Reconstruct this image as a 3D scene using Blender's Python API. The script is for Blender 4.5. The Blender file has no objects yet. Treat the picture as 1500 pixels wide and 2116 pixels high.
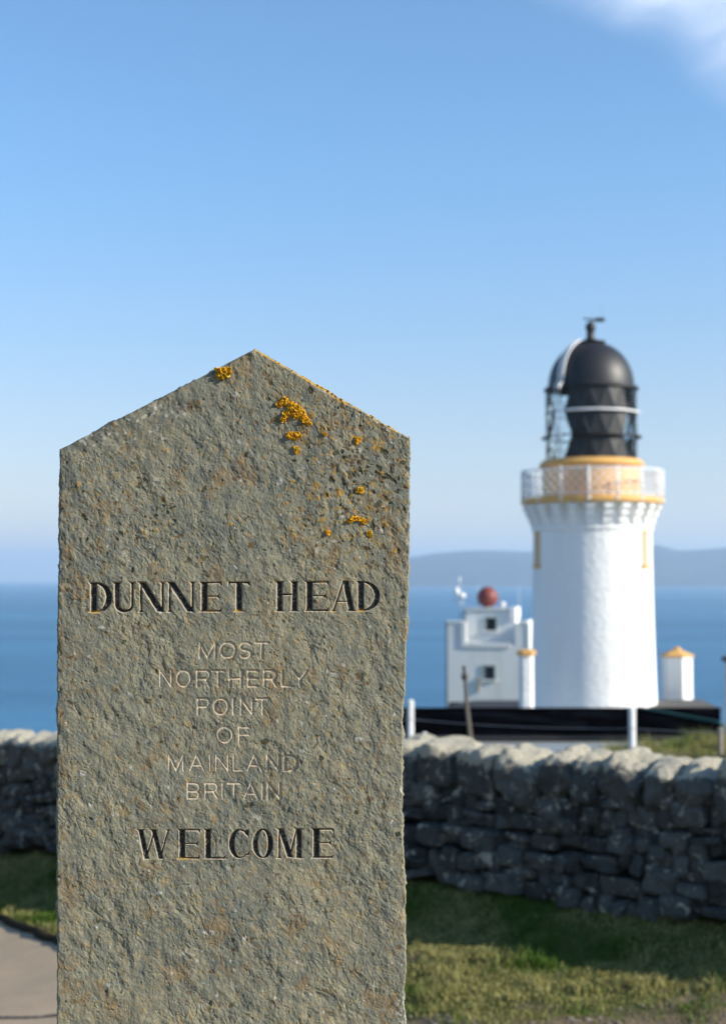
import bpy, math, random
import numpy as np
from mathutils import Vector, Matrix
R = math.radians
S = bpy.context.scene
COL = S.collection
random.seed(7)
rng = np.random.default_rng(7)

# ---------------------------------------------------------------- camera, sky, sun, exposure
FPX = 2939.0                       # 50 mm lens on a 36 mm tall sensor, in photograph pixels
PITCH = math.atan((1197.0 - 1058.0) / FPX)
CAM = np.array([0.0, 0.0, 1.65])
cd = bpy.data.cameras.new('camera'); cam = bpy.data.objects.new('camera', cd); COL.objects.link(cam)
cam.location = CAM.tolist(); cam.rotation_euler = (R(90) + PITCH, 0, 0)
cd.sensor_fit = 'VERTICAL'; cd.sensor_height = 36; cd.sensor_width = 36; cd.lens = 50
cd.clip_start = 0.05; cd.clip_end = 300000
cd.dof.use_dof = True; cd.dof.focus_distance = 2.03; cd.dof.aperture_fstop = 6.0
S.camera = cam
SUN_AZ, SUN_EL = R(108.5), R(26)
S.view_settings.view_transform = 'Standard'; S.view_settings.look = 'None'
S.view_settings.exposure = 0.8; S.view_settings.gamma = 1
W = bpy.data.worlds.new('World'); S.world = W; W.use_nodes = True
SKY_STRENGTH = 0.118
SUN_STRENGTH = 4.6
HAZE_DENSITY = 4.8e-5
sl = bpy.data.lights.new('sun', 'SUN'); sl.energy = SUN_STRENGTH; sl.angle = R(0.5); sl.color = (1.0, 0.93, 0.80)
so = bpy.data.objects.new('sun', sl); COL.objects.link(so)
sd = Vector((math.sin(SUN_AZ) * math.cos(SUN_EL), math.cos(SUN_AZ) * math.cos(SUN_EL), math.sin(SUN_EL)))
so.rotation_euler = sd.to_track_quat('Z', 'Y').to_euler()
S.cycles.max_bounces = 8; S.cycles.volume_bounces = 1; S.cycles.transparent_max_bounces = 16

def ray(px, py):
    a = (px - 750.0) / FPX; b = (1058.0 - py) / FPX
    c, s = math.cos(PITCH), math.sin(PITCH)
    return a, c - b * s, s + b * c
def P(px, py, depth):
    """point that stands `depth` metres in front of the lens, measured from the photograph"""
    a, y, z = ray(px, py); k = depth / y
    return np.array([a * k, depth, CAM[2] + z * k])

# ---- node helper
class NT:
    def __init__(s, tree): s.t = tree; s.n = tree.nodes; s.l = tree.links
    def new(s, typ, **kw):
        n = s.n.new(typ)
        for k, v in kw.items():
            if hasattr(n, k) and not k[0].isupper(): setattr(n, k, v)
        return n
    def link(s, a, b): s.l.new(a, b)
    def set(s, sock, v):
        if isinstance(v, bpy.types.NodeSocket): s.l.new(v, sock)
        else: sock.default_value = v
    def math(s, op, a, b=None, c=None, clamp=False):
        n = s.n.new('ShaderNodeMath'); n.operation = op; n.use_clamp = clamp
        s.set(n.inputs[0], a)
        if b is not None: s.set(n.inputs[1], b)
        if c is not None: s.set(n.inputs[2], c)
        return n.outputs[0]
    def mix(s, f, a, b, mode='MIX'):
        n = s.n.new('ShaderNodeMix'); n.data_type = 'RGBA'; n.blend_type = mode
        s.set(n.inputs[0], f)
        for i, v in ((6, a), (7, b)):
            s.set(n.inputs[i], (*v, 1) if isinstance(v, tuple) and len(v) == 3 else v)
        return n.outputs[2]
    def noise(s, scale, detail=3, rough=0.55, vec=None, dist=0.0):
        n = s.n.new('ShaderNodeTexNoise'); n.inputs['Scale'].default_value = scale
        n.inputs['Detail'].default_value = detail; n.inputs['Roughness'].default_value = rough
        n.inputs['Distortion'].default_value = dist
        if vec is not None: s.l.new(vec, n.inputs['Vector'])
        return n.outputs['Fac']
    def vor(s, scale, vec=None, feature='F1', rnd=1.0, out='Distance'):
        n = s.n.new('ShaderNodeTexVoronoi'); n.feature = feature; n.inputs['Scale'].default_value = scale
        n.inputs['Randomness'].default_value = rnd
        if vec is not None: s.l.new(vec, n.inputs['Vector'])
        return n.outputs[out]
    def step(s, v, a, b):
        n = s.n.new('ShaderNodeMapRange'); n.interpolation_type = 'SMOOTHSTEP'
        s.set(n.inputs[0], v); n.inputs[1].default_value = a; n.inputs[2].default_value = b
        return n.outputs[0]
    def pos(s): return s.n.new('ShaderNodeNewGeometry').outputs['Position']
    def mapv(s, v, scale=(1, 1, 1), rot=(0, 0, 0), loc=(0, 0, 0)):
        n = s.n.new('ShaderNodeMapping'); s.l.new(v, n.inputs[0]); n.inputs['Scale'].default_value = scale
        n.inputs['Rotation'].default_value = rot; n.inputs['Location'].default_value = loc
        return n.outputs[0]
    def attr(s, name, col=False):
        n = s.n.new('ShaderNodeAttribute'); n.attribute_name = name
        return n.outputs['Color' if col else 'Fac']
    def bump(s, h, dist, strength=1.0, nrm=None):
        n = s.n.new('ShaderNodeBump'); s.l.new(h, n.inputs['Height']); n.inputs['Distance'].default_value = dist
        n.inputs['Strength'].default_value = strength
        if nrm is not None: s.l.new(nrm, n.inputs['Normal'])
        return n.outputs[0]

# ---- world: physical sky with one wisp of high cloud
nt = NT(W.node_tree); W.node_tree.nodes.clear()
wo = nt.new('ShaderNodeOutputWorld'); bg = nt.new('ShaderNodeBackground')
sky = nt.new('ShaderNodeTexSky'); sky.sky_type = 'NISHITA'; sky.sun_disc = False
sky.sun_elevation = SUN_EL; sky.sun_rotation = SUN_AZ
sky.altitude = 100; sky.air_density = 1.0; sky.dust_density = 0.2; sky.ozone_density = 2.2
tc = nt.new('ShaderNodeTexCoord').outputs['Generated']
sep = nt.new('ShaderNodeSeparateXYZ'); nt.link(tc, sep.inputs[0])
yy = nt.math('MAXIMUM', sep.outputs[1], 0.05)
cu = nt.math('DIVIDE', sep.outputs[0], yy); cv = nt.math('DIVIDE', sep.outputs[2], yy)
com = nt.new('ShaderNodeCombineXYZ'); nt.link(cu, com.inputs[0]); nt.link(cv, com.inputs[1])
def uv(px, py):
    a, y, z = ray(px, py); return a / y, z / y
u0, v0 = uv(1190, -15); u1, v1 = uv(1500, 168)
L = math.hypot(u1 - u0, v1 - v0); nx, ny = -(v1 - v0) / L, (u1 - u0) / L
dline = nt.math('ADD', nt.math('MULTIPLY', nt.math('SUBTRACT', cu, u0), nx), nt.math('MULTIPLY', nt.math('SUBTRACT', cv, v0), ny))
cvv = nt.mapv(com.outputs[0], (1, 1, 1), (0, 0, R(-30)))
cvs = nt.mapv(cvv, (0.7, 1.3, 1))
n1 = nt.noise(8, 2, 0.45, cvs, 0.4); n2 = nt.noise(17, 4, 0.55, cvs, 0.5)
dd = nt.math('ADD', dline, nt.math('MULTIPLY', nt.math('SUBTRACT', n1, 0.5), 0.055))
cm = nt.math('MULTIPLY', nt.step(dd, -0.018, 0.040), nt.math('ADD', -0.05, nt.math('MULTIPLY', n2, 1.5)), clamp=True)
cm = nt.math('MULTIPLY', cm, nt.math('SUBTRACT', 1.0, nt.step(dd, 0.10, 0.26)))
cm = nt.math('MULTIPLY', cm, nt.step(sep.outputs[1], 0.2, 0.5))
hs = nt.new('ShaderNodeHueSaturation'); hs.inputs['Saturation'].default_value = 1.0; nt.link(sky.outputs[0], hs.inputs['Color'])
tint = nt.mix(1.0, hs.outputs[0], nt.mix(nt.step(sep.outputs[2], 0.02, 0.32), (0.86, 0.72, 0.70), (0.71, 0.92, 1.04)), 'MULTIPLY')
skyc = nt.mix(cm, tint, (4.1, 4.75, 5.9))
nt.link(skyc, bg.inputs['Color']); bg.inputs['Strength'].default_value = SKY_STRENGTH
nt.link(bg.outputs[0], wo.inputs[0])

# ---------------------------------------------------------------- helpers
def sset(n, k, v):
    if k in n.inputs: n.inputs[k].default_value = v
def mat(name, color=(0.5, 0.5, 0.5), rough=0.7, metal=0.0, spec=0.5, fn=None):
    m = bpy.data.materials.new(name); m.use_nodes = True
    b = m.node_tree.nodes['Principled BSDF']
    b.inputs['Base Color'].default_value = (*color, 1); b.inputs['Roughness'].default_value = rough
    b.inputs['Metallic'].default_value = metal; sset(b, 'Specular IOR Level', spec)
    if fn: fn(NT(m.node_tree), b)
    return m
def painted(name, color, rough=0.6, dirt=0.12, dirtcol=None, scale=1.5, bumpd=0.004, bscale=14, streak=True, bw=0.4):
    dc = dirtcol or tuple(c * 0.55 for c in color)
    def fn(nt, b):
        p = nt.pos(); q = nt.mapv(p, (1, 1, 0.22 if streak else 1))
        f = nt.math('MULTIPLY', nt.step(nt.noise(scale, 6, 0.62, q), 0.45, 0.8), dirt * 4, clamp=True)
        c = nt.mix(f, color, dc)
        g = nt.noise(scale * 9, 4, 0.6, p)
        c = nt.mix(nt.math('MULTIPLY', nt.math('SUBTRACT', g, 0.35), 0.5, clamp=True), c, tuple(x * 0.82 for x in color))
        nt.link(c, b.inputs['Base Color'])
        nt.link(nt.bump(nt.noise(bscale, 4, 0.6, p), bumpd, bw), b.inputs['Normal'])
    return mat(name, color, rough, fn=fn)

class MB:
    def __init__(s): s.v = []; s.f = []; s.sm = []
    def add(s, vs, fs, smooth=False):
        o = len(s.v); s.v += [tuple(float(c) for c in p) for p in vs]
        s.f += [tuple(i + o for i in f) for f in fs]; s.sm += [smooth] * len(fs)
    def box(s, c, size, rz=0.0, bev=0.0, tilt=None):
        x, y, z = [d / 2 for d in size]; b = min(bev, x * .9, y * .9, z * .9)
        if b <= 0:
            vs = [(sx * x, sy * y, sz * z) for sx in (-1, 1) for sy in (-1, 1) for sz in (-1, 1)]
            fs = [(0, 1, 3, 2), (4, 6, 7, 5), (0, 4, 5, 1), (2, 3, 7, 6), (0, 2, 6, 4), (1, 5, 7, 3)]
        else:
            # octagonal plan, chamfered top and bottom
            def ringp(k, zz): 
                X, Y = x - k, y - k
                return [(X - b, -Y, zz), (X, -Y + b, zz), (X, Y - b, zz), (X - b, Y, zz), (-X + b, Y, zz), (-X, Y - b, zz), (-X, -Y + b, zz), (-X + b, -Y, zz)]
            vs = ringp(b, -z) + ringp(0, -z + b) + ringp(0, z - b) + ringp(b, z); fs = []
            for j in range(3):
                for i in range(8): fs.append((j * 8 + i, j * 8 + (i + 1) % 8, (j + 1) * 8 + (i + 1) % 8, (j + 1) * 8 + i))
            fs.append(tuple(range(7, -1, -1))); fs.append(tuple(range(24, 32)))
        M = Matrix.Translation(Vector([float(q) for q in c])) @ (tilt if tilt is not None else Matrix.Rotation(rz, 4, 'Z'))
        s.add([M @ Vector(p) for p in vs], fs)
    def lathe(s, prof, seg=48, c=(0, 0, 0), a0=0.0, a1=2 * math.pi, smooth=True, capt=False, capb=False, axis=None):
        full = abs(a1 - a0 - 2 * math.pi) < 1e-6; n = seg if full else seg + 1
        vs = []
        for r, z in prof:
            for i in range(n):
                a = a0 + (a1 - a0) * i / seg; vs.append((c[0] + r * math.sin(a), c[1] - r * math.cos(a), c[2] + z))
        fs = []
        for j in range(len(prof) - 1):
            for i in range(seg):
                k = (i + 1) % n
                fs.append((j * n + i, j * n + k, (j + 1) * n + k, (j + 1) * n + i))
        s.add(vs, fs, smooth)
        if full and capb: s.add(vs[:n], [tuple(range(n - 1, -1, -1))])
        if full and capt: s.add(vs[-n:], [tuple(range(n))])
    def tube(s, pts, r, seg=8, closed=False, cap=True):
        pts = [Vector([float(q) for q in p]) for p in pts]; n = len(pts)
        rr = r if isinstance(r, (list, tuple)) else [r] * n
        vs = []; up = Vector((0, 0, 1))
        for i, p in enumerate(pts):
            if closed: t = pts[(i + 1) % n] - pts[i - 1]
            else: t = pts[min(i + 1, n - 1)] - pts[max(i - 1, 0)]
            t.normalize()
            u = t.cross(up)
            if u.length < 0.05: u = t.cross(Vector((1, 0, 0)))
            u.normalize(); w = t.cross(u).normalized()
            for k in range(seg):
                a = 2 * math.pi * k / seg; vs.append(p + (u * math.cos(a) + w * math.sin(a)) * rr[i])
        fs = []
        for i in range(n if closed else n - 1):
            j = (i + 1) % n
            for k in range(seg):
                l = (k + 1) % seg; fs.append((i * seg + k, j * seg + k, j * seg + l, i * seg + l))
        if not closed and cap:
            fs.append(tuple(range(seg))); fs.append(tuple(range(n * seg - 1, (n - 1) * seg - 1, -1)))
        s.add(vs, fs, True)
    def sphere(s, c, r, seg=24, rings=14, sc=(1, 1, 1)):
        prof = [(max(1e-4, math.sin(math.pi * j / rings)) , -math.cos(math.pi * j / rings)) for j in range(rings + 1)]
        vs = []; fs = []
        for a, z in prof:
            for i in range(seg):
                t = 2 * math.pi * i / seg
                vs.append((c[0] + r * a * math.cos(t) * sc[0], c[1] + r * a * math.sin(t) * sc[1], c[2] + r * z * sc[2]))
        for j in range(rings):
            for i in range(seg):
                k = (i + 1) % seg; fs.append((j * seg + i, j * seg + k, (j + 1) * seg + k, (j + 1) * seg + i))
        s.add(vs, fs, True)
    def prism(s, poly, y0, y1, M=None):
        """poly in x-z, extruded from y0 to y1, then placed by M"""
        n = len(poly); vs = [(x, y0, z) for x, z in poly] + [(x, y1, z) for x, z in poly]
        fs = [tuple(range(n)), tuple(range(2 * n - 1, n - 1, -1))] + [(i, i + n, (i + 1) % n + n, (i + 1) % n) for i in range(n)]
        if M is not None: vs = [M @ Vector(v) for v in vs]
        s.add(vs, fs)
    def build(s, name, m, parent=None):
        me = bpy.data.meshes.new(name); me.from_pydata(s.v, [], s.f)
        me.polygons.foreach_set('use_smooth', s.sm); me.materials.append(m); me.validate(); me.update()
        o = bpy.data.objects.new(name, me); COL.objects.link(o)
        if parent is not None: put(o, parent)
        return o
def put(o, parent):
    o.parent = parent; bpy_loc = world_loc(parent); o.location = [-c for c in bpy_loc]
def world_loc(o):
    v = Vector(o.location)
    while o.parent is not None: o = o.parent; v += Vector(o.location)
    return v
def tag(o, label=None, cat=None, group=None, kind=None):
    for k, v in (('label', label), ('category', cat), ('group', group), ('kind', kind)):
        if v: o[k] = v
    return o
def thing(name, label, cat, loc, group=None):
    o = bpy.data.objects.new(name, None); COL.objects.link(o); o.location = [float(c) for c in loc]
    o.empty_display_size = 0.1
    return tag(o, label, cat, group)
def npmesh(name, verts, quads, m, parent=None, smooth=True, normals=None):
    verts = np.asarray(verts, np.float32); quads = np.asarray(quads, np.int32); k = quads.shape[1]
    me = bpy.data.meshes.new(name); me.vertices.add(len(verts)); me.vertices.foreach_set('co', verts.ravel())
    me.loops.add(quads.size); me.loops.foreach_set('vertex_index', quads.ravel())
    me.polygons.add(len(quads)); me.polygons.foreach_set('loop_start', np.arange(0, quads.size, k, dtype=np.int32))
    me.polygons.foreach_set('use_smooth', np.full(len(quads), smooth)); me.update(calc_edges=True)
    if normals is not None: me.normals_split_custom_set_from_vertices(normals.tolist())
    me.materials.append(m)
    o = bpy.data.objects.new(name, me); COL.objects.link(o)
    if parent is not None: put(o, parent)
    return o
def vattr(o, name, arr):
    a = o.data.attributes.new(name, 'FLOAT', 'POINT'); a.data.foreach_set('value', np.asarray(arr, np.float32).ravel())

# ---- gradient noise in numpy (3-D)
_perm = np.random.default_rng(3).permutation(256); _perm = np.concatenate([_perm, _perm, _perm])
_g = np.random.default_rng(4).normal(size=(256, 3)); _g /= np.linalg.norm(_g, axis=1)[:, None]; _g = _g.astype(np.float32)
def perlin(x, y, z=0.0, seed=0):
    x = np.asarray(x, np.float32) + 137.3 * seed; y = np.asarray(y, np.float32) + 71.7 * seed; z = np.asarray(z, np.float32) + 0 * x + 13.1 * seed
    xi, yi, zi = np.floor(x), np.floor(y), np.floor(z); xf, yf, zf = x - xi, y - yi, z - zi
    xi = xi.astype(np.int64) & 255; yi = yi.astype(np.int64) & 255; zi = zi.astype(np.int64) & 255
    u, v, w = [t * t * t * (t * (t * 6 - 15) + 10) for t in (xf, yf, zf)]
    out = 0
    for dx in (0, 1):
        for dy in (0, 1):
            for dz in (0, 1):
                h = _perm[_perm[_perm[(xi + dx) & 255] + ((yi + dy) & 255)] + ((zi + dz) & 255)]
                g = _g[h]
                d = g[..., 0] * (xf - dx) + g[..., 1] * (yf - dy) + g[..., 2] * (zf - dz)
                out = out + d * (u if dx else 1 - u) * (v if dy else 1 - v) * (w if dz else 1 - w)
    return out * 1.6
def fbm(x, y, z=0.0, oct=4, gain=0.5, seed=0):
    a, s, f = 1.0, 0, 1.0
    for i in range(oct): s = s + a * perlin(x * f, y * f, z * f, seed + i); a *= gain; f *= 2.03
    return s
def sstep(x, a, b):
    t = np.clip((x - a) / (b - a), 0, 1); return t * t * (3 - 2 * t)

# ================================================================ SETTING
SEA_Z = -103.0
# ---- dry-stone wall line: y = WY - WT * x
WY, WT = 9.22, 0.80
wdir = np.array([1.0, -WT, 0]) / math.hypot(1, WT); wnor = np.array([-WT, -1.0, 0]) / math.hypot(1, WT)   # towards the camera side
def wall_xy(x): return np.array([x, WY - WT * x])
XL = -2.96; XR = 1.955                                                # where the frame cuts the wall
def wbase(x): return np.interp(x, [-8, -2.96, 0.27, 1.95, 6], [-0.62, -0.47, -0.15, -0.11, -0.09])
def wtop(x): return np.interp(x, [-8, -2.96, 0.27, 1.95, 6], [0.33, 0.43, 0.665, 0.70, 0.74])      # top of the coping
def ground_z(x, y):
    x = np.asarray(x, float); y = np.asarray(y, float)
    s = (WY - WT * x - y) / math.hypot(1, WT)                          # distance in front of the wall line
    base = wbase(np.clip(x - s * 0.35, -8, 6))
    dip = -0.14 * sstep(s, 0.1, 0.8)
    front = base + dip
    near = sstep(s, 2.2, 6.5)
    front = front * (1 - near) + 0.0 * near
    # behind the wall: rough field, falling away to the lighthouse terrace, then the cliff
    t = -s
    back15 = np.interp(x, [-6, -1, 2.6, 3.2, 3.9, 5.5, 9], [-1.4, -0.75, -0.17, -0.06, 0.0, 0.03, 0.05]) - 0.02
    b = np.where(t < 6, base + (back15 - base) * sstep(t, 0.0, 6), back15)
    fall = sstep(y, 14.3, 32)
    b = b * (1 - fall) + (-6.7) * fall
    rough = 0.02 * fbm(x * 1.1, y * 1.1, 0, 3)
    z = np.where(s > 0, front, b) + rough * (0.35 + 0.65 * sstep(s, 0, 1)) + 0.010 * fbm(x * 6, y * 6, 0.5, 2)
    ce = 70 + 34 * sstep(x, 0.5, 5.0) * (1 - sstep(x, 60, 90)) + 4 * np.sin(x * 0.05)
    cliff = sstep(y, ce, ce + 11)
    z = z - cliff * 108 - 0.06 * np.maximum(0, y - 66) * (1 - cliff)
    return z
def warp(n, lo, hi, c, k):
    t = np.linspace(-1, 1, n); w = np.sinh(t * k) / math.sinh(k)
    return np.where(w < 0, c + w * (c - lo), c + w * (hi - c))
gx = warp(300, -900, 900, 0.5, 8.0); gy = warp(360, -700, 125, 7.5, 7.0)
GX, GY = np.meshgrid(gx, gy)
GZ = ground_z(GX, GY)
side = sstep(np.abs(GX), 300, 340); GZ = GZ - side * 110
def grid_faces(nx_, ny_, off=0):
    i = np.arange(ny_ - 1)[:, None] * nx_ + np.arange(nx_ - 1)[None]
    return np.stack([i, i + 1, i + 1 + nx_, i + nx_], -1).reshape(-1, 4) + off
def m_ground(nt, b):
    p = nt.pos()
    n1 = nt.noise(1.6, 4, 0.6, p); n2 = nt.noise(9, 5, 0.65, p); n3 = nt.noise(60, 3, 0.6, p)
    grass = nt.mix(nt.step(n2, 0.35, 0.65), (0.050, 0.070, 0.014), (0.115, 0.105, 0.030))
    earth = nt.mix(nt.step(n3, 0.3, 0.7), (0.12, 0.085, 0.052), (0.24, 0.18, 0.12))
    c = nt.mix(nt.attr('bare'), grass, earth)
    nt.link(c, b.inputs['Base Color']); nt.link(nt.bump(n3, 0.02, 0.8), b.inputs['Normal'])
def hit(px, py):
    a, y, z = ray(px, py); d = np.linspace(2.5, 14, 2400)
    q = ground_z(a * d / y, d) - (CAM[2] + z * d / y); i = int(np.argmax(q > 0)); return a * d[i] / y, d[i]
BL = (hit(850, 2125), hit(1500, 2035))
gm = mat('turf soil', rough=0.95, spec=0.1, fn=m_ground)
def bare_mask(x, y):
    """bare, gravelly earth in the foreground on the right"""
    s = (WY - WT * x - y) / math.hypot(1, WT)
    e = fbm(x * 1.7, y * 1.7, 3.1, 3) * 0.55 + fbm(x * 7, y * 7, 1.1, 2) * 0.22
    # the trodden earth begins beyond a line that crosses the lower right corner
    h0, h1 = BL
    L_ = math.hypot(h1[0] - h0[0], h1[1] - h0[1]); d = ((h1[1] - h0[1]) * (x - h0[0]) - (h1[0] - h0[0]) * (y - h0[1])) / L_
    m = sstep(d + e * 0.55, -0.05, 0.40) * sstep(x, -0.2, 0.3)
    m2 = sstep(fbm(x * 3, y * 3, 7.7, 3), 0.32, 0.6) * 0.75
    return np.clip(m + m2 * (s > 1.0), 0, 1) * (s > 0)
ground = npmesh('ground', np.stack([GX, GY, GZ], -1).reshape(-1, 3), grid_faces(len(gx), len(gy)), gm)
vattr(ground, 'bare', bare_mask(GX, GY)); tag(ground, kind='structure')

# ---- tarmac path sunk a little below the turf on the left
_pe = [hit(-220, 1832), hit(0, 1906), hit(118, 1953), hit(380, 2100)]
PE_Y = [-4, 2] + [q[1] for q in _pe[::-1]] + [_pe[0][1] + 0.35]; PE_X = [-0.5, -0.75] + [q[0] for q in _pe[::-1]] + [_pe[0][0] - 1.4]
print('path', PE_Y, PE_X)
def path_edge(y):                     # x of the right-hand edge
    return np.interp(y, PE_Y, PE_X)
def m_path(nt, b):
    p = nt.pos(); n = nt.noise(4, 5, 0.6, p); g = nt.noise(160, 3, 0.7, p)
    c = nt.mix(nt.step(n, 0.3, 0.75), (0.40, 0.305, 0.205), (0.34, 0.26, 0.18)); c = nt.mix(nt.math('MULTIPLY', nt.step(g, 0.5, 0.75), 0.5), c, (0.15, 0.13, 0.11))
    nt.link(c, b.inputs['Base Color']); nt.link(nt.bump(g, 0.004, 0.7), b.inputs['Normal'])
mp = mat('path asphalt', rough=0.9, spec=0.2, fn=m_path)
YPE = PE_Y[-1] - 0.02; py_ = np.linspace(-4, YPE, 160); ncol = 24
PX = path_edge(py_)[:, None] + np.linspace(0, -3.2, ncol)[None]; PY = np.repeat(py_[:, None], ncol, 1)
PZ = ground_z(PX, PY) + 0.012
pathv = np.stack([PX, PY, PZ], -1).reshape(-1, 3)
path = npmesh('path', pathv, grid_faces(ncol, len(py_)), mp); tag(path, kind='structure')
# turf is higher than the path: a lip of soil along the edge
def m_lip(nt, b):
    n = nt.noise(40, 3, 0.6, nt.pos()); nt.link(nt.mix(n, (0.02, 0.018, 0.012), (0.05, 0.04, 0.025)), b.inputs['Base Color'])
mk = mat('turf edge soil', rough=1, spec=0.05, fn=m_lip)
kb = []; 
for i, y in enumerate(np.linspace(-4, YPE, 400)):
    x = path_edge(y) + 0.006 * math.sin(y * 19) + 0.006 * math.sin(y * 47); z = float(ground_z(x, y))
    w = 0.010 * math.sin(y * 31)
    kb += [(x - 0.015 + w, y, z + 0.0), (x - 0.02 + w, y, z + 0.04), (x + 0.01, y, z + 0.055), (x + 0.03, y, z + 0.05), (x + 0.13, y, float(ground_z(x + 0.13, y)) - 0.01)]
verge = npmesh('path_verge', kb, grid_faces(5, 400)[:, ::-1], mk); tag(verge, kind='structure')
# narrow dark strip across the path
jm = MB(); j0, j1 = hit(0, 2110), hit(118, 2105); a0 = np.array([*j0, 0.0]); a1 = np.array([*j1, 0.0])
dj = (a1 - a0) / np.linalg.norm(a1 - a0); n_ = np.array([-dj[1], dj[0], 0])
pts = []
for i in range(30):
    q = a0 + (a1 - a0) * (i / 29 * 1.6 - 0.4)
    for sgn in (-1, 1):
        r = q + n_ * sgn * 0.012 * (1 + 0.3 * math.sin(i * 2.1)); pts.append((r[0], r[1], float(ground_z(r[0], r[1])) + 0.018))
dark_strip = npmesh('path_strip', pts, [(2 * i, 2 * i + 1, 2 * i + 3, 2 * i + 2) for i in range(29)], mat('near-black strip', (0.02, 0.02, 0.022), 0.7))
tag(dark_strip, kind='structure')

# ---- sea
def m_sea(nt, b):
    p = nt.pos(); q = nt.mapv(p, (1, 1, 0))
    n1 = nt.noise(0.03, 5, 0.6, nt.mapv(q, (0.6, 1.6, 1))); n2 = nt.noise(0.0012, 4, 0.55, nt.mapv(q, (0.25, 1.4, 1))); n3 = nt.noise(0.3, 3, 0.6, q)
    c = nt.mix(nt.step(n2, 0.35, 0.68), (0.014, 0.108, 0.205), (0.034, 0.165, 0.290))
    nt.link(c, b.inputs['Base Color'])
    h = nt.math('ADD', n1, nt.math('MULTIPLY', n3, 0.15))
    nt.link(nt.bump(h, 6.0, 1.0), b.inputs['Normal'])
msea = mat('sea water', (0.02, 0.1, 0.2), 0.42, spec=0.35, fn=m_sea)
RS = 60000.0
sm = MB(); rings = [0.001] + [200 * (RS / 200) ** (i / 40) for i in range(41)]
vs = []; ns = 128
for r in rings:
    for i in range(ns): vs.append((r * math.cos(2 * math.pi * i / ns), r * math.sin(2 * math.pi * i / ns), SEA_Z))
ff = [(j * ns + i, (j + 1) * ns + i, (j + 1) * ns + (i + 1) % ns, j * ns + (i + 1) % ns) for j in range(len(rings) - 1) for i in range(ns)]
sea = npmesh('sea', vs, ff, msea, smooth=False); tag(sea, kind='structure')

# ---- island hills across the firth
HD = 24000.0
def hill_y(px):   # outline read off the photograph
    return np.interp(px, [500, 700, 800, 848, 900, 960, 1020, 1090, 1180, 1260, 1330, 1362, 1400, 1440, 1500, 1600, 1800, 2100],
                     [1203, 1178, 1160, 1152, 1143, 1138, 1137, 1139, 1143, 1136, 1127, 1129, 1139, 1137, 1132, 1128, 1140, 1200])
hx = np.linspace(480, 2120, 260); dz = np.linspace(0, 1, 26)
HV = np.zeros((len(dz), len(hx), 3))
for j, t in enumerate(dz):
    d = HD * (1 + 0.16 * (t - 0.5) * 2)
    k = (d / HD)
    for i, px in enumerate(hx):
        top = P(px, hill_y(px), HD)
        prof = max(0.0, math.sin(math.pi * min(1, t * 1.0))) ** 0.75
        HV[j, i] = (top[0] * k, d, SEA_Z - 3 + (top[2] - SEA_Z) * prof)
HV[..., 2] += 45 * fbm(HV[..., 0] / 2500, HV[..., 1] / 2500, 0, 4) * np.sin(np.pi * dz)[:, None] * 0.5
def m_hill(nt, b):
    n = nt.noise(0.0012, 5, 0.6, nt.pos()); nt.link(nt.mix(nt.step(n, 0.35, 0.65), (0.04, 0.035, 0.03), (0.09, 0.07, 0.05)), b.inputs['Base Color'])
hills = npmesh('hills', HV.reshape(-1, 3), grid_faces(len(hx), len(dz)), mat('heather hillside', rough=1, spec=0.05, fn=m_hill)); tag(hills, kind='structure')

# ================================================================ DRY-STONE WALL
def m_rubble(nt, b):
    p = nt.pos(); t = nt.attr('tone')
    c = nt.mix(t, (0.062, 0.061, 0.056), (0.165, 0.158, 0.138))
    n = nt.noise(11, 5, 0.65, p); c = nt.mix(nt.math('MULTIPLY', nt.step(n, 0.5, 0.72), 0.55), c, (0.035, 0.034, 0.031))
    l1 = nt.noise(13, 4, 0.7, nt.mapv(p, loc=(3, 7, 1)), 0.6)
    c = nt.mix(nt.math('MULTIPLY', nt.step(nt.math('ADD', l1, nt.math('MULTIPLY', nt.attr('sunlit_crest'), 0.34)), 0.56, 0.66), 0.9), c, (0.60, 0.55, 0.43))  # pale lichen spots; on the coping tops extra pale colour stands in for sunlight
    l2 = nt.noise(27, 3, 0.6, nt.mapv(p, loc=(1, 2, 9))); c = nt.mix(nt.math('MULTIPLY', nt.step(l2, 0.66, 0.76), 0.6), c, (0.20, 0.15, 0.07))
    nt.link(c, b.inputs['Base Color'])
    nt.link(nt.bump(nt.math('ADD', nt.noise(17, 7, 0.7, p), nt.math('MULTIPLY', l1, 0.4)), 0.07, 1.0), b.inputs['Normal'])
mrub = mat('rubble stone', rough=0.92, spec=0.15, fn=m_rubble)
def cube_sphere(n):
    t = np.linspace(-1, 1, n + 1); vs = []; fs = []; off = 0
    A, B = np.meshgrid(t, t)
    for ax, sg in ((0, 1), (0, -1), (1, 1), (1, -1), (2, 1), (2, -1)):
        c = [None] * 3; c[ax] = np.full_like(A, sg); o = [i for i in range(3) if i != ax]
        flip = (sg > 0) != (ax == 1)
        c[o[0]] = A; c[o[1]] = B
        vs.append(np.stack(c, -1).reshape(-1, 3)); f = grid_faces(n + 1, n + 1, off)
        fs.append(f if flip else f[:, ::-1]); off += (n + 1) ** 2
    return np.concatenate(vs), np.concatenate(fs)
CS8 = cube_sphere(9); CS14 = cube_sphere(15)
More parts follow.
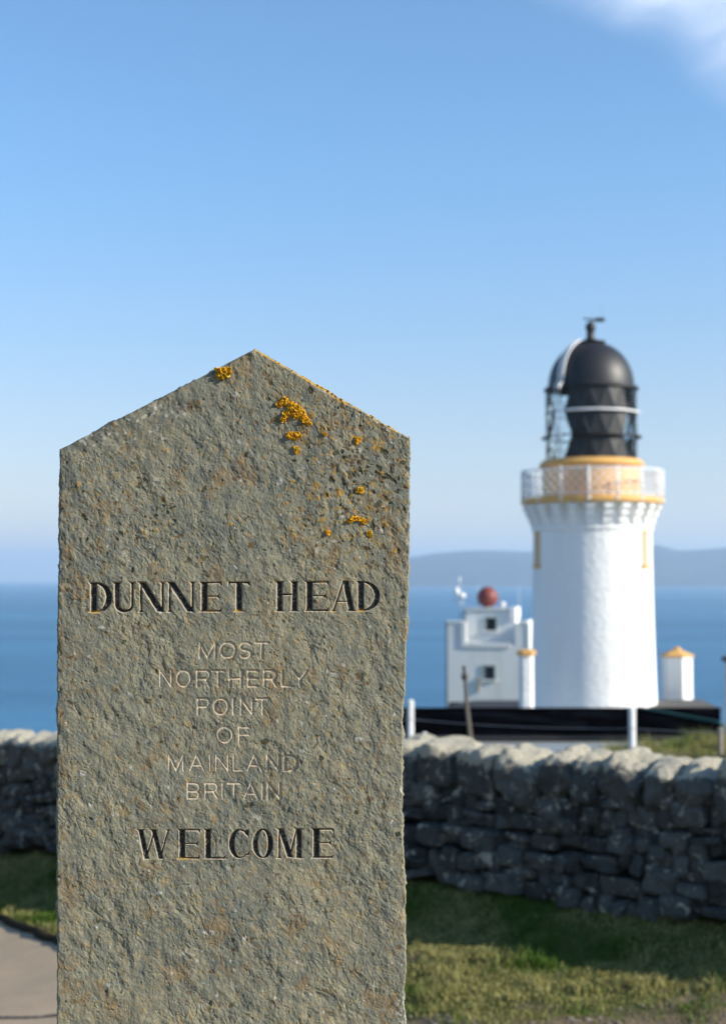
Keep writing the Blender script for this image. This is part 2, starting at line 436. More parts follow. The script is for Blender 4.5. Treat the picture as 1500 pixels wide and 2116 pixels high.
def rock(base, size, power, amp, seed, lump=1.0):
    v = base.copy()
    # superellipsoid: |x|^p+|y|^p+|z|^p = 1
    r = (np.abs(v) ** power).sum(1) ** (1 / power); v = v / r[:, None]
    v = v * (np.asarray(size) / 2)
    s = 5.0 * lump; sd_ = seed * 1.37
    n = v / (np.linalg.norm(v, axis=1)[:, None] + 1e-6)
    d = fbm(v[:, 0] * s + sd_, v[:, 1] * s + sd_ * 2, v[:, 2] * s, 3, 0.55, seed % 50)
    # flat knapped facets
    v = v + n * (d * amp)[:, None]
    for k in range(5):
        q = rng.normal(size=3); q /= np.linalg.norm(q); lim = (np.abs(q) * np.asarray(size) / 2).sum() * rng.uniform(0.68, 0.85)
        e = v @ q - lim; v = v - np.where(e > 0, e * 0.85, 0)[:, None] * q
    return v
wx0, wx1 = -7.0, 5.0
wlen = (wx1 - wx0) * math.hypot(1, WT)
fence_dummy = None
wall = thing('dry_stone_wall', 'long grey lichened dry-stone wall with a rough boulder coping, in shade, behind the carved stone', 'wall', (0.3, WY - WT * 0.3, float(wbase(0.3)) - 0.05))
CV = []; CF = []; CT = []; off = 0
TH = 0.44                                                            # wall thickness
courses = []; h = 0.0
while h < 0.62:
    c = rng.uniform(0.065, 0.125)
    courses.append((h, c)); h += c * 0.94
tot = h
sidx = 0
for ci, (h0, ch) in enumerate(courses):
    u = -rng.uniform(0, 0.3)
    while u < wlen:
        w = rng.choice([rng.uniform(0.06, 0.12), rng.uniform(0.10, 0.18), rng.uniform(0.16, 0.26)])
        hh = ch * rng.uniform(0.85, 1.12); split = (rng.random() < 0.35 and w > 0.12)
        for part in range(2 if split else 1):
            sh = hh / (2 if split else 1)
            uc = u + w / 2; x = wx0 + uc / math.hypot(1, WT)
            bz, tz = float(wbase(x)), float(wtop(x)) - 0.20
            sc_ = (tz - bz) / tot
            zc = bz + (h0 + sh / 2 + part * sh) * sc_ + 0.035 * math.sin(x * 2.9 + 1) + 0.022 * math.sin(x * 7.1 + ci * 1.3) + rng.normal() * 0.010
            v = rock(CS8[0], (w * 1.05, 0.30, sh * sc_ * 1.09), rng.uniform(5.0, 10.0), 0.024, sidx)
            a = rng.normal() * 0.10; ca, sa = math.cos(a), math.sin(a)
            v = np.stack([v[:, 0] * ca - v[:, 2] * sa, v[:, 1], v[:, 0] * sa + v[:, 2] * ca], 1)
            pr = rng.uniform(-0.035, 0.03) + 0.10 * (1 - (zc - bz) / 0.65)        # batter
            o = np.array([x, WY - WT * x, zc]) + wnor * (TH / 2 - 0.15 + pr)
            wv = o + v[:, :1] * wdir - v[:, 1:2] * wnor * -1 + np.stack([0 * v[:, 2], 0 * v[:, 2], v[:, 2]], 1)
            CV.append(wv); CF.append(CS8[1] + off); CT.append(np.full(len(wv), rng.random())); off += len(wv); sidx += 1
        u += w
co = npmesh('rubble_courses', np.concatenate(CV), np.concatenate(CF), mrub, wall); vattr(co, 'tone', np.concatenate(CT)); vattr(co, 'sunlit_crest', np.zeros(off))
# hearting and back face: one dark core
kv = []; 
for x in np.linspace(wx0, wx1, 60):
    for s_, top in ((TH / 2 - 0.09, 0), (TH / 2 - 0.11, 1), (-TH / 2, 1), (-TH / 2 - 0.06, 0)):
        q = np.array([x, WY - WT * x, 0]) + wnor * s_; kv.append((q[0], q[1], float(wtop(x)) - 0.19 if top else float(wbase(x)) - 0.35))
npmesh('wall_core', kv, grid_faces(4, 60), mat('packed hearting', (0.04, 0.038, 0.034), 1.0, spec=0.05), wall, smooth=False)
# coping boulders
u = 0.0; k = 0
while u < wlen:
    w = rng.uniform(0.13, 0.30); x = wx0 + (u + w / 2) / math.hypot(1, WT)
    hgt = rng.uniform(0.22, 0.33)
    v = rock(CS14[0], (w * 1.12, TH * rng.uniform(0.95, 1.15), hgt), rng.uniform(3.2, 5.5), 0.040, 900 + k, 1.3)
    a = -0.25 + rng.normal() * 0.22; ca, sa = math.cos(a), math.sin(a)
    v = np.stack([v[:, 0] * ca - v[:, 2] * sa, v[:, 1], v[:, 0] * sa + v[:, 2] * ca], 1)
    top = v[:, 2].max()
    ztop = float(wtop(x)) + rng.normal() * 0.010
    o = np.array([x, WY - WT * x, ztop - top]) + wnor * rng.uniform(0.02, 0.06)
    wv = o + v[:, :1] * wdir + v[:, 1:2] * wnor + np.stack([0 * v[:, 2], 0 * v[:, 2], v[:, 2]], 1)
    c = npmesh('coping_stone', wv, CS14[1][:, ::-1], mrub, wall); vattr(c, 'tone', np.full(len(wv), 0.35 + 0.65 * rng.random())); vattr(c, 'sunlit_crest', sstep(v[:, 2], 0.15 * top, 0.8 * top))  # upper part of each boulder painted paler, as if sunlit
    u += w * 1.04; k += 1

# ================================================================ MARKER STONE
SD = 2.03
p_top = P(480, 1500, SD); yaw = R(-4.0)     # face turned slightly to the sun side
pn = np.array([math.sin(-yaw) , -math.cos(yaw), 0.0])           # face normal, towards the camera and a little right
pn /= np.linalg.norm(pn)
def on_face(px, py):
    px = np.asarray(px, float); py = np.asarray(py, float)
    a = (px - 750.0) / FPX; b = (1058.0 - py) / FPX; c, s = math.cos(PITCH), math.sin(PITCH)
    dx, dy, dz = a, c - b * s, s + b * c
    t = (p_top[0] * pn[0] + p_top[1] * pn[1]) / (dx * pn[0] + dy * pn[1])
    return np.stack([dx * t, dy * t, CAM[2] + dz * t], -1)
def Lx(v): return np.interp(v, [722, 930, 1200, 1300, 1700, 2116, 3700], [123, 123.5, 121, 118.5, 117.5, 118.5, 110])
def Rx(v): return np.interp(v, [722, 908, 1150, 1230, 1320, 1420, 1490, 1640, 1740, 1840, 2010, 2060, 2116, 3700], [848, 848, 846, 844.5, 841, 837, 832.5, 832, 834, 839, 839, 835, 839, 842])
rows = np.concatenate([np.arange(721.5, 2125, 1.05), np.arange(2126, 3560, 7.0)])
NC = 690
tt = np.linspace(0, 1, NC)
edge_n = lambda v, s: 1.6 * fbm(v / 23, v * 0 + s, 0, 4) + 0.8 * fbm(v / 6, v * 0 + s + 5, 0, 2)
Lr = Lx(rows) + edge_n(rows, 1.5); Rr = Rx(rows) + edge_n(rows, 9.5)
gl = 527 - (rows - 721.5) * (527 - 123) / (929 - 721.5) + 1.4 * fbm(rows / 16, rows * 0 + 3, 0, 3) * sstep(rows, 724, 740)
gr = 527 + (rows - 721.5) * (848 - 527) / (907 - 721.5) + 1.4 * fbm(rows / 16, rows * 0 + 7, 0, 3) * sstep(rows, 724, 740)
Lr = np.maximum(Lr, gl); Rr = np.minimum(Rr, gr); Rr = np.maximum(Rr, Lr + 0.6)
U = Lr[:, None] + tt[None] * (Rr - Lr)[:, None]; V = np.repeat(rows[:, None], NC, 1)

# ---- letters: each a set of convex polygons / tapered strokes, in photograph pixels
def seg_depth(X, Y, a, b, ha, hb):
    dx, dy = b[0] - a[0], b[1] - a[1]; l2 = dx * dx + dy * dy + 1e-9
    t = np.clip(((X - a[0]) * dx + (Y - a[1]) * dy) / l2, 0, 1)
    return (ha + (hb - ha) * t) - np.hypot(X - a[0] - t * dx, Y - a[1] - t * dy)
def poly_depth(X, Y, pts):
    n = len(pts); ar = sum(pts[i][0] * pts[(i + 1) % n][1] - pts[(i + 1) % n][0] * pts[i][1] for i in range(n)); sg = 1 if ar > 0 else -1
    D = None
    for i in range(n):
        a, b = pts[i], pts[(i + 1) % n]; dx, dy = b[0] - a[0], b[1] - a[1]; l = math.hypot(dx, dy)
        d = sg * (dx * (Y - a[1]) - dy * (X - a[0])) / l; D = d if D is None else np.minimum(D, d)
    return D
class Glyph:
    def __init__(s, box): s.x0, s.x1, s.y0, s.y1 = box; s.pr = []
    def poly(s, *pts): s.pr.append(('p', pts)); return s
    def stroke(s, pts, hw):
        hw = hw if isinstance(hw, (list, tuple)) else [hw] * len(pts)
        for i in range(len(pts) - 1): s.pr.append(('s', (pts[i], pts[i + 1], hw[i], hw[i + 1])))
        return s
    def depth(s, X, Y):
        D = np.full(X.shape, -9.0)
        for k, a in s.pr: D = np.maximum(D, poly_depth(X, Y, a) if k == 'p' else seg_depth(X, Y, *a))
        return D
def arc(cx, cy, rx, ry, a0, a1, n=18): return [(cx + rx * math.cos(R(a0 + (a1 - a0) * i / n)), cy + ry * math.sin(R(a0 + (a1 - a0) * i / n))) for i in range(n + 1)]
TK, TN = 13.2, 3.6
def vstem(g, x, w, y0=None, y1=None, serif=4.0, top=True, bot=True):
    y0 = g.y0 if y0 is None else y0; y1 = g.y1 if y1 is None else y1
    g.poly((x, y0), (x + w, y0), (x + w, y1), (x, y1))
    if top: g.poly((x - serif, y0), (x + w + serif, y0), (x + w, y0 + 4.0), (x, y0 + 4.0))
    if bot: g.poly((x - serif, y1), (x + w + serif, y1), (x + w, y1 - 4.0), (x, y1 - 4.0))
def diag(g, xa, ya, xb, yb, w):      # horizontal width w
    g.poly((xa, ya), (xa + w, ya), (xb + w, yb), (xb, yb))
def serif_glyph(ch, x0, x1, y0, y1):
    g = Glyph((x0, x1, y0, y1)); W_, H = x1 - x0, y1 - y0
    if ch == 'D':
        vstem(g, x0 + 4, TK); cx = x0 + 14
        pts = arc(cx, (y0 + y1) / 2, x1 - cx - 6.2, H / 2 - 2.0, -90, 90, 24)
        g.stroke(pts, [1.8 + 4.8 * max(0, math.cos(R(-90 + 180 * i / 24))) ** 1.3 for i in range(25)])
    elif ch == 'U':
        vstem(g, x0 + 4, 11, y1=y1 - 16, bot=False); vstem(g, x1 - 8, 4.2, y1=y1 - 16, bot=False)
        pts = arc((x0 + 9.5 + x1 - 6) / 2, y1 - 17, (x1 - 6 - x0 - 9.5) / 2, 14.2, 180, 0, 20)
        g.stroke(pts, [5.4 - 3.2 * (i / 20) ** 0.8 for i in range(21)])
    elif ch == 'N':
        vstem(g, x0 + 4, 4.4); vstem(g, x1 - 9, 4.4, bot=False); diag(g, x0 + 1, y0, x1 - 18, y1 - 1, 15)
        g.poly((x1 - 18, y1 - 6), (x1 - 4.6, y1 - 14), (x1 - 4.6, y1 + 1))
    elif ch == 'E':
        vstem(g, x0 + 4, TK); g.poly((x0 + 4, y0), (x1 - 2, y0), (x1 - 4, y0 + 3.6), (x0 + 4, y0 + 3.6))
        g.poly((x1 - 14, y0), (x1 - 1, y0), (x1 - 1, y0 + 12), (x1 - 4, y0 + 6))
        g.poly((x0 + 4, y1), (x1 - 2, y1), (x1 - 4, y1 - 4), (x0 + 4, y1 - 4)); g.poly((x1 - 15, y1), (x1 - 3, y1), (x1 + 1, y1 - 14), (x1 - 5, y1 - 6))
        my = (y0 + y1) / 2 - 1; g.poly((x0 + 10, my - 1.6), (x1 - 7, my - 1.6), (x1 - 7, my + 1.6), (x0 + 10, my + 1.6)); g.poly((x1 - 12, my), (x1 - 6, my - 6), (x1 - 6, my + 6))
    elif ch == 'T':
        xm = (x0 + x1) / 2; vstem(g, xm - 6, TK - 0.5, top=False); g.poly((x0 + 1, y0), (x1 - 1, y0), (x1 - 3, y0 + 4), (x0 + 3, y0 + 4))
        g.poly((x0 + 1, y0), (x0 + 12, y0 + 1), (x0 + 4, y0 + 6), (x0 - 1, y0 + 13)); g.poly((x1 - 1, y0), (x1 - 12, y0 + 1), (x1 - 4, y0 + 6), (x1 + 1, y0 + 13))
    elif ch == 'H':
        vstem(g, x0 + 4, TK - 1.5); vstem(g, x1 - 4 - TK + 1, TK - 1.5); my = (y0 + y1) / 2 - 4; g.poly((x0 + 8, my - 2), (x1 - 8, my - 2), (x1 - 8, my + 2), (x0 + 8, my + 2))
    elif ch == 'A':
        xm = (x0 + x1) / 2 - 1; diag(g, xm - 1, y0 - 1, x1 - 17, y1, 13); g.stroke([(xm + 1, y0 + 2), (x0 + 8, y1 - 1)], 1.9)
        g.poly((x0 + 2, y1), (x0 + 14, y1), (x0 + 11, y1 - 3), (x0 + 5, y1 - 3)); g.poly((x1 - 21, y1), (x1 + 1, y1), (x1 - 4, y1 - 4), (x1 - 18, y1 - 4))
        my = y0 + H * 0.68; g.poly((x0 + 12, my - 1.6), (x1 - 14, my - 1.6), (x1 - 14, my + 1.6), (x0 + 12, my + 1.6))
    elif ch == 'L':
        vstem(g, x0 + 4, TK - 1); g.poly((x0 + 4, y1), (x1 - 2, y1), (x1 - 4, y1 - 4), (x0 + 4, y1 - 4)); g.poly((x1 - 16, y1), (x1 - 3, y1), (x1 + 1, y1 - 15), (x1 - 5, y1 - 6))
    elif ch == 'O':
        pts = arc((x0 + x1) / 2, (y0 + y1) / 2, W_ / 2 - 5.2, H / 2 - 1.8, 0, 360, 36)
        g.stroke(pts, [1.7 + 4.2 * abs(math.cos(R(10 * i))) ** 1.4 for i in range(37)])
    elif ch == 'C':
        cx, cy = (x0 + x1) / 2 + 2, (y0 + y1) / 2; pts = arc(cx, cy, W_ / 2 - 4.6, H / 2 - 2, 48, 318, 30)
        g.stroke(pts, [1.7 + 4.6 * max(0, -math.cos(R(48 + 9 * i))) ** 1.2 for i in range(31)])
        q = pts[-1]; g.poly((q[0] - 5, q[1] - 7), (x1 - 2, y0), (x1 - 2, y0 + 17), (x1 - 6, y0 + 13)); q = pts[0]; g.poly((q[0] - 3, q[1] + 4), (x1 + 1, y1 - 18), (x1 - 1, y1 - 8))
    elif ch == 'W':
        a, b_ = x0 + W_ * 0.27, x0 + W_ * 0.68; diag(g, x0 + 4, y0, a - 3, y1, 11); g.stroke([(a + 1, y1 - 3), (x0 + W_ * 0.52, y0 + 4)], 2.0)
        diag(g, x0 + W_ * 0.42, y0, b_ - 4, y1, 11); g.stroke([(b_, y1 - 3), (x1 - 7, y0 + 2)], 2.0)
        for xa, xb in ((x0, x0 + 20), (x0 + W_ * 0.36, x0 + W_ * 0.64), (x1 - 14, x1)): g.poly((xa, y0), (xb, y0), (xb - 4, y0 + 3.2), (xa + 4, y0 + 3.2))
    elif ch == 'M':
        vstem(g, x0 + 4, 4.0, serif=4); vstem(g, x1 - 4 - TK + 1, TK - 1.5); xm = x0 + W_ * 0.47
        diag(g, x0 + 3, y0, xm - 4, y1 - 2, 12); g.stroke([(xm + 1, y1 - 5), (x1 - 15, y0 + 2)], 2.0)
    return g
def sans_glyph(ch, x0, x1, y0, y1, hw=2.0):
    g = Glyph((x0, x1, y0, y1)); a, b, t, u = x0 + hw, x1 - hw, y0 + hw, y1 - hw; m = (t + u) / 2; xm = (a + b) / 2
    S_ = lambda *p: g.stroke(list(p), hw)
    if ch == 'M': S_((a, u), (a, t), (xm, u), (b, t), (b, u))
    elif ch == 'O': g.stroke(arc(xm, m, (b - a) / 2, (u - t) / 2, 0, 360, 32), hw)
    elif ch == 'S':
        r = (m - t) / 2; g.stroke(arc(xm, t + r, (b - a) / 2, r, -30, -270, 16), hw); g.stroke(arc(xm, u - r, (b - a) / 2, r, -90, 150, 16), hw)
    elif ch == 'T': S_((a, t), (b, t)); S_((xm, t), (xm, u))
    elif ch == 'N': S_((a, u), (a, t), (b, u), (b, t))
    elif ch in 'RPB':
        S_((a, u), (a, t)); r = (m + 1 - t) / 2; bx = b - r * 0.9
        S_((a, t), (bx, t)); g.stroke(arc(bx, t + r, r * 0.9, r, -90, 90, 10), hw); S_((bx, m + 1), (a, m + 1))
        if ch == 'R': S_((bx - 1, m + 1), (b, u))
        if ch == 'B': r2 = (u - m - 1) / 2; S_((a, u), (bx, u)); g.stroke(arc(bx, u - r2, r2, r2, -90, 90, 10), hw)
    elif ch == 'H': S_((a, t), (a, u)); S_((b, t), (b, u)); S_((a, m), (b, m))
    elif ch in 'EF':
        S_((a, u), (a, t), (b, t)); S_((a, m), (b - 1.5, m))
        if ch == 'E': S_((a, u), (b, u))
    elif ch == 'L': S_((a, t), (a, u), (b, u))
    elif ch == 'Y': S_((a, t), (xm, m + 1), (b, t)); S_((xm, m + 1), (xm, u))
    elif ch == 'I': S_((xm, t), (xm, u))
    elif ch == 'A': S_((a, u), (xm, t), (b, u)); S_((a + (b - a) * 0.2, u - (u - t) * 0.33), (b - (b - a) * 0.2, u - (u - t) * 0.33))
    elif ch == 'D':
        S_((a, u), (a, t)); cx = a + (b - a) * 0.42; S_((a, t), (cx, t)); S_((a, u), (cx, u)); g.stroke(arc(cx, m, b - cx, (u - t) / 2, -90, 90, 16), hw)
    return g
HEADW = [('D', 184, 232), ('U', 233, 280), ('N', 286, 343), ('N', 345, 405), ('E', 412, 459), ('T', 471, 517), ('H', 568, 619), ('E', 629, 680), ('A', 681, 737), ('D', 735, 785)]
WELC = [('W', 281, 355), ('E', 366, 415), ('L', 420, 468), ('C', 472, 516), ('O', 522, 564), ('M', 571, 628), ('E', 643, 690)]
SMALL = [(1326, 1361, [('M', 412, 448), ('O', 455, 489), ('S', 496, 521), ('T', 527, 557)]),
         (1384, 1420, [('N', 330, 357), ('O', 365, 397), ('R', 407, 436), ('T', 438, 466), ('H', 474, 501), ('E', 512, 535), ('R', 545, 573), ('L', 582, 604), ('Y', 604, 637)]),
         (1442, 1478, [('P', 408, 435), ('O', 441, 474), ('I', 480, 486), ('N', 497, 524), ('T', 529, 558)]),
         (1501, 1536, [('O', 449, 483), ('F', 493, 518)]),
         (1559, 1594, [('M', 349, 382), ('A', 392, 424), ('I', 432, 438), ('N', 446, 474), ('L', 482, 504), ('A', 511, 543), ('N', 551, 579), ('D', 587, 616)]),
         (1617, 1652, [('B', 387, 414), ('R', 424, 452), ('I', 458, 464), ('T', 470, 500), ('A', 504, 536), ('I', 541, 547), ('N', 553, 581)])]
glyphs = [(serif_glyph(c, a, b, 1203.5 - (a - 184) * 0.0055, 1266 - (a - 184) * 0.0055), 0) for c, a, b in HEADW]
glyphs += [(sans_glyph(c, a, b, y0, y1), 1) for y0, y1, row in SMALL for c, a, b in row]
glyphs += [(serif_glyph(c, a, b, 1714 - (a - 281) * 0.006, 1776 - (a - 281) * 0.006), 2) for c, a, b in WELC]
D = np.full(U.shape, -9.0, np.float32); GI = np.full(U.shape, -1, np.int8)
jit = 0.45
UJ = U + jit * perlin(U / 9, V / 9, 0.3, 21); VJ = V + jit * perlin(U / 9, V / 9, 0.3, 22)
for g, k in glyphs:
    r0, r1 = np.searchsorted(rows, [g.y0 - 5, g.y1 + 5])
    c0 = int((g.x0 - 8 - 126) / 727 * NC) - 6; c1 = int((g.x1 + 8 - 112) / 718 * NC) + 8
    c0, c1 = max(0, c0), min(NC, c1); sl_ = (slice(r0, r1), slice(c0, c1))
    d = g.depth(UJ[sl_], VJ[sl_]); up = d > D[sl_]; D[sl_] = np.where(up, d, D[sl_]); GI[sl_] = np.where(up & (d > -0.8), k, GI[sl_])
big = (GI == 0) | (GI == 2)
MM = 0.00069
# cut profile in mm: steep lip then a shallow V floor
cut = np.where(big, 2.7 * sstep(D, -0.7, 1.7) + 0.16 * np.clip(D - 1.5, 0, 6), 1.4 * sstep(D, -1.0, 1.5)) * (D > -1.0) * (GI >= 0)
# ---- riven face relief in mm
ca, sa = math.cos(R(62)), math.sin(R(62))
A1 = (U * ca + V * sa); B1 = (-U * sa + V * ca)
wx_ = 9 * perlin(U / 60, V / 60, 0.1, 1); wy_ = 9 * perlin(U / 60, V / 60, 0.1, 2)
rel = 1.9 * fbm(U / 150, V / 150, 0.2, 3, 0.5, 3)
rel += 1.25 * fbm((A1 + wx_) / 40, (B1 + wy_) / 27, 0.4, 4, 0.55, 5)
bl = 1 - np.abs(fbm(U / 17 + wx_ / 40, V / 21, 3.4, 3, 0.6, 33)); rel += 0.75 * bl
rid = 1 - 2.2 * np.abs(perlin((A1 + wx_) / 40, (B1 + wy_) / 22, 0.9, 9)); rel *= 0.62 + 0.50 * sstep(fbm(U / 110, V / 90, 6.1, 2, 0.5, 36), -0.5, 0.5)
rel += 1.9 * fbm(U / 150, V / 150, 0.2, 2, 0.5, 3) * 0.4
rel += 0.35 * rid * sstep(fbm(U / 80, V / 80, 0.7, 2, 0.5, 31), -0.3, 0.4)
q = 3.2 * (fbm(U / 48 + wx_ / 30, V / 70, 1.7, 3, 0.6, 12) + 0.0015 * (U - V * 0.4)); fr = q - np.floor(q)
rel += 0.34 * (np.floor(q) + sstep(fr, 0.0, 0.16) - q)                     # broken lamina edges
q = 4.5 * fbm(A1 / 70, B1 / 40, 4.7, 3, 0.6, 15); fr = q - np.floor(q)
rel += 0.14 * (np.floor(q) + sstep(fr, 0.0, 0.2) - q)
rel += 0.30 * fbm(U / 9.5, V / 11, 0.8, 2, 0.55, 17) * (0.4 + 0.6 * sstep(fbm(U / 70, V / 70, 3.8, 2, 0.5, 18), -0.35, 0.4))
pit = perlin(U / 7, V / 7, 2.2, 19); rel -= 1.0 * sstep(pit, 0.40, 0.72) * sstep(perlin(U / 45, V / 45, 1.0, 20), -0.15, 0.3)
crk = np.abs(perlin((A1 + 2 * wx_) / 55, (B1 + 2 * wy_) / 16, 7.7, 24)); rel -= 0.8 * (1 - sstep(crk, 0.0, 0.04)) * sstep(perlin(U / 50, V / 50, 5.0, 25), 0.0, 0.3)
quiet = sstep(D, -2.5, -0.6) * (GI >= 0)
rel = rel * (1 - 0.55 * quiet)
# edge rounding and chips
ed = np.minimum(U - Lr[:, None], Rr[:, None] - U)
sl1 = (527 - 123) / 207.5; sl2 = (848 - 527) / 185.5
dg1 = ((U - gl[:, None])) / math.hypot(1, sl1); dg2 = ((gr[:, None] - U)) / math.hypot(1, sl2)
edge = np.minimum(ed, np.minimum(np.abs(dg1), np.abs(dg2))) 
chip = 3 + 7 * sstep(fbm(U / 30, V / 30, 5.5, 3, 0.55, 40), 0.05, 0.55)
rnd = 2.6 * (1 - sstep(edge / chip, 0, 1)) ** 1.6
hmm = rel - cut - rnd
pos = on_face(U, V) + pn * (hmm * 0.001)[..., None]
# vertex normals of the whole face, shared by slab and inscriptions
tu = np.gradient(pos, axis=1); tv = np.gradient(pos, axis=0); NN = np.cross(tv, tu); NN /= (np.linalg.norm(NN, axis=-1)[..., None] + 1e-12)
if NN[600, 300] @ pn < 0: NN = -NN
nr = len(rows); FQ = grid_faces(NC, nr)[:, ::-1]
# shading of the material comes from real marks: paint, stains, lichen specks
paint = np.where(big, sstep(D, 0.1, 1.1), 0) * (1 - 0.8 * sstep(fbm(U / 3.2, V / 3.2, 6.6, 2, 0.6, 50) + 0.5 * fbm(U / 22, V / 22, 2.6, 2, .5, 52), 0.30, 0.8))
fresh = np.where(GI == 1, sstep(D, -0.8, 0.4), np.where(big, sstep(D, -1.3, -0.1) * (1 - sstep(D, 0.2, 1.1)), 0))
stain = sstep(fbm(U / 60, V / 85, 8.1, 4, 0.6, 60) + 0.30 * np.exp(-(U - Lr[:, None]) / 45) + 0.22 * np.exp(-(Rr[:, None] - U) / 25) + 0.25 * np.exp(-((U - 470) / 120) ** 2 - ((V - 2000) / 120) ** 2), 0.14, 0.78)
ye = np.zeros_like(U)
for cx, cy, sx, sy in ((197, 1265, 9, 2.5), (492, 1262, 9, 2.2), (745, 1263, 6, 4), (432, 1263, 10, 1.6), (690, 1264, 5, 2), (382, 1775, 12, 2)): ye = np.maximum(ye, np.exp(-((U - cx) / sx) ** 2 - ((V - cy) / sy) ** 2))
for cx, cy, s_ in ((742, 1412, 9), (227, 1474, 5)): stain = np.maximum(stain, 0.0); 
dark = np.zeros_like(U)
for cx, cy, sx, sy, a_ in ((735, 975, 16, 10, -0.5), (745, 1396, 13, 12, 0), (405, 838, 22, 7, 0.6), (280, 965, 6, 16, 0), (515, 738, 12, 12, 0), (790, 985, 30, 4, 0.25), (232, 945, 8, 6, 0), (615, 1150, 8, 8, 0)):
    c_, s_ = math.cos(a_), math.sin(a_); du, dv = U - cx, V - cy; dark = np.maximum(dark, np.exp(-((du * c_ + dv * s_) / sx) ** 2 - ((-du * s_ + dv * c_) / sy) ** 2))
# small lichens and weather spots of four kinds, each a real mark with its own ragged outline
UW = U + 1.6 * perlin(U / 4.5, V / 4.5, 0.2, 101); VW = V + 1.6 * perlin(U / 4.5, V / 4.5, 0.2, 102)
spots = {k: np.zeros(U.shape, np.float32) for k in ('brown', 'olive', 'pale', 'orange')}
rs = np.random.default_rng(77)
def stamp(kind, cx, cy, ra, rb, an, st):
    r0, r1 = np.searchsorted(rows, [cy - ra * 1.6 - 3, cy + ra * 1.6 + 3]); rm = rows[min(max((r0 + r1) // 2, 0), len(rows) - 1)]
    i = min(max(int(np.searchsorted(rows, cy)), 0), len(rows) - 1); wd = (Rr[i] - Lr[i]) / (NC - 1) + 1e-6
    if cx < Lr[i] - 2 or cx > Rr[i] + 2: return
    j = (cx - Lr[i]) / wd; e_ = (ra * 1.6 + 12) / wd; sl = (slice(r0, r1), slice(max(0, int(j - e_)), int(j + e_) + 1))
    du, dv = UW[sl] - cx, VW[sl] - cy; c_, s_ = math.cos(an), math.sin(an)
    d = ((du * c_ + dv * s_) / ra) ** 2 + ((-du * s_ + dv * c_) / rb) ** 2
    spots[kind][sl] = np.maximum(spots[kind][sl], st * (1 - sstep(np.sqrt(d), 0.65, 1.1)))
for k in range(1500):
    if k < 560: cx, cy = rs.normal(725, 85), rs.normal(960, 130)
    else: cx, cy = rs.uniform(120, 846), rs.uniform(740, 2116)
    if cy > 1190 and rs.random() < 0.45: continue
    kind = rs.choice(['brown', 'olive', 'pale', 'orange'], p=[0.42, 0.27, 0.12, 0.19] if cy < 1190 else [0.52, 0.16, 0.28, 0.04])
    ra = rs.choice([1.2, 1.8, 2.8, 4.2], p=[0.25, 0.35, 0.28, 0.12]) * rs.uniform(0.9, 1.6)
    stamp(kind, cx, cy, ra * rs.uniform(1, 2.0), ra, rs.uniform(0, 3.14), rs.uniform(0.5, 1.0))
for cx, cy, n_, sx, sy, kind in ((735, 975, 22, 16, 14, 'olive'), (790, 985, 20, 34, 7, 'olive'), (730, 930, 18, 12, 22, 'brown'), (405, 838, 22, 26, 9, 'brown'), (345, 1060, 12, 30, 12, 'olive'), (230, 890, 30, 70, 22, 'pale'), (190, 905, 16, 30, 12, 'pale'), (310, 845, 20, 40, 14, 'pale'),
                                 (150, 960, 14, 16, 26, 'brown'), (740, 1090, 26, 60, 30, 'brown'), (745, 1412, 14, 9, 8, 'brown'), (450, 1990, 16, 70, 50, 'pale'), (560, 770, 20, 26, 16, 'brown'), (700, 880, 24, 60, 50, 'orange'), (745, 1040, 22, 50, 60, 'orange'), (290, 1130, 24, 60, 60, 'brown'), (832, 2080, 18, 8, 30, 'pale'), (135, 1230, 30, 12, 120, 'brown'), (135, 1600, 34, 14, 160, 'brown')):
    for k in range(n_): ra = rs.uniform(1.2, 4.0); stamp(kind, cx + rs.normal() * sx, cy + rs.normal() * sy, ra * rs.uniform(1, 2), ra, rs.uniform(0, 3.14), rs.uniform(0.6, 1))
dark = sstep(dark + 0.35 * fbm(U / 9, V / 9, 3.3, 3, 0.6, 70), 0.35, 0.9)
sub_ = (0.9 * spots['olive'] + 0.5 * spots['brown'] - 0.4 * spots['pale'] - 0.5 * spots['orange']) * 0.001; pos = pos - pn * sub_[..., None]
tu = np.gradient(pos, axis=1); tv = np.gradient(pos, axis=0); NN = np.cross(tv, tu); NN /= (np.linalg.norm(NN, axis=-1)[..., None] + 1e-12)
if NN[600, 300] @ pn < 0: NN = -NN
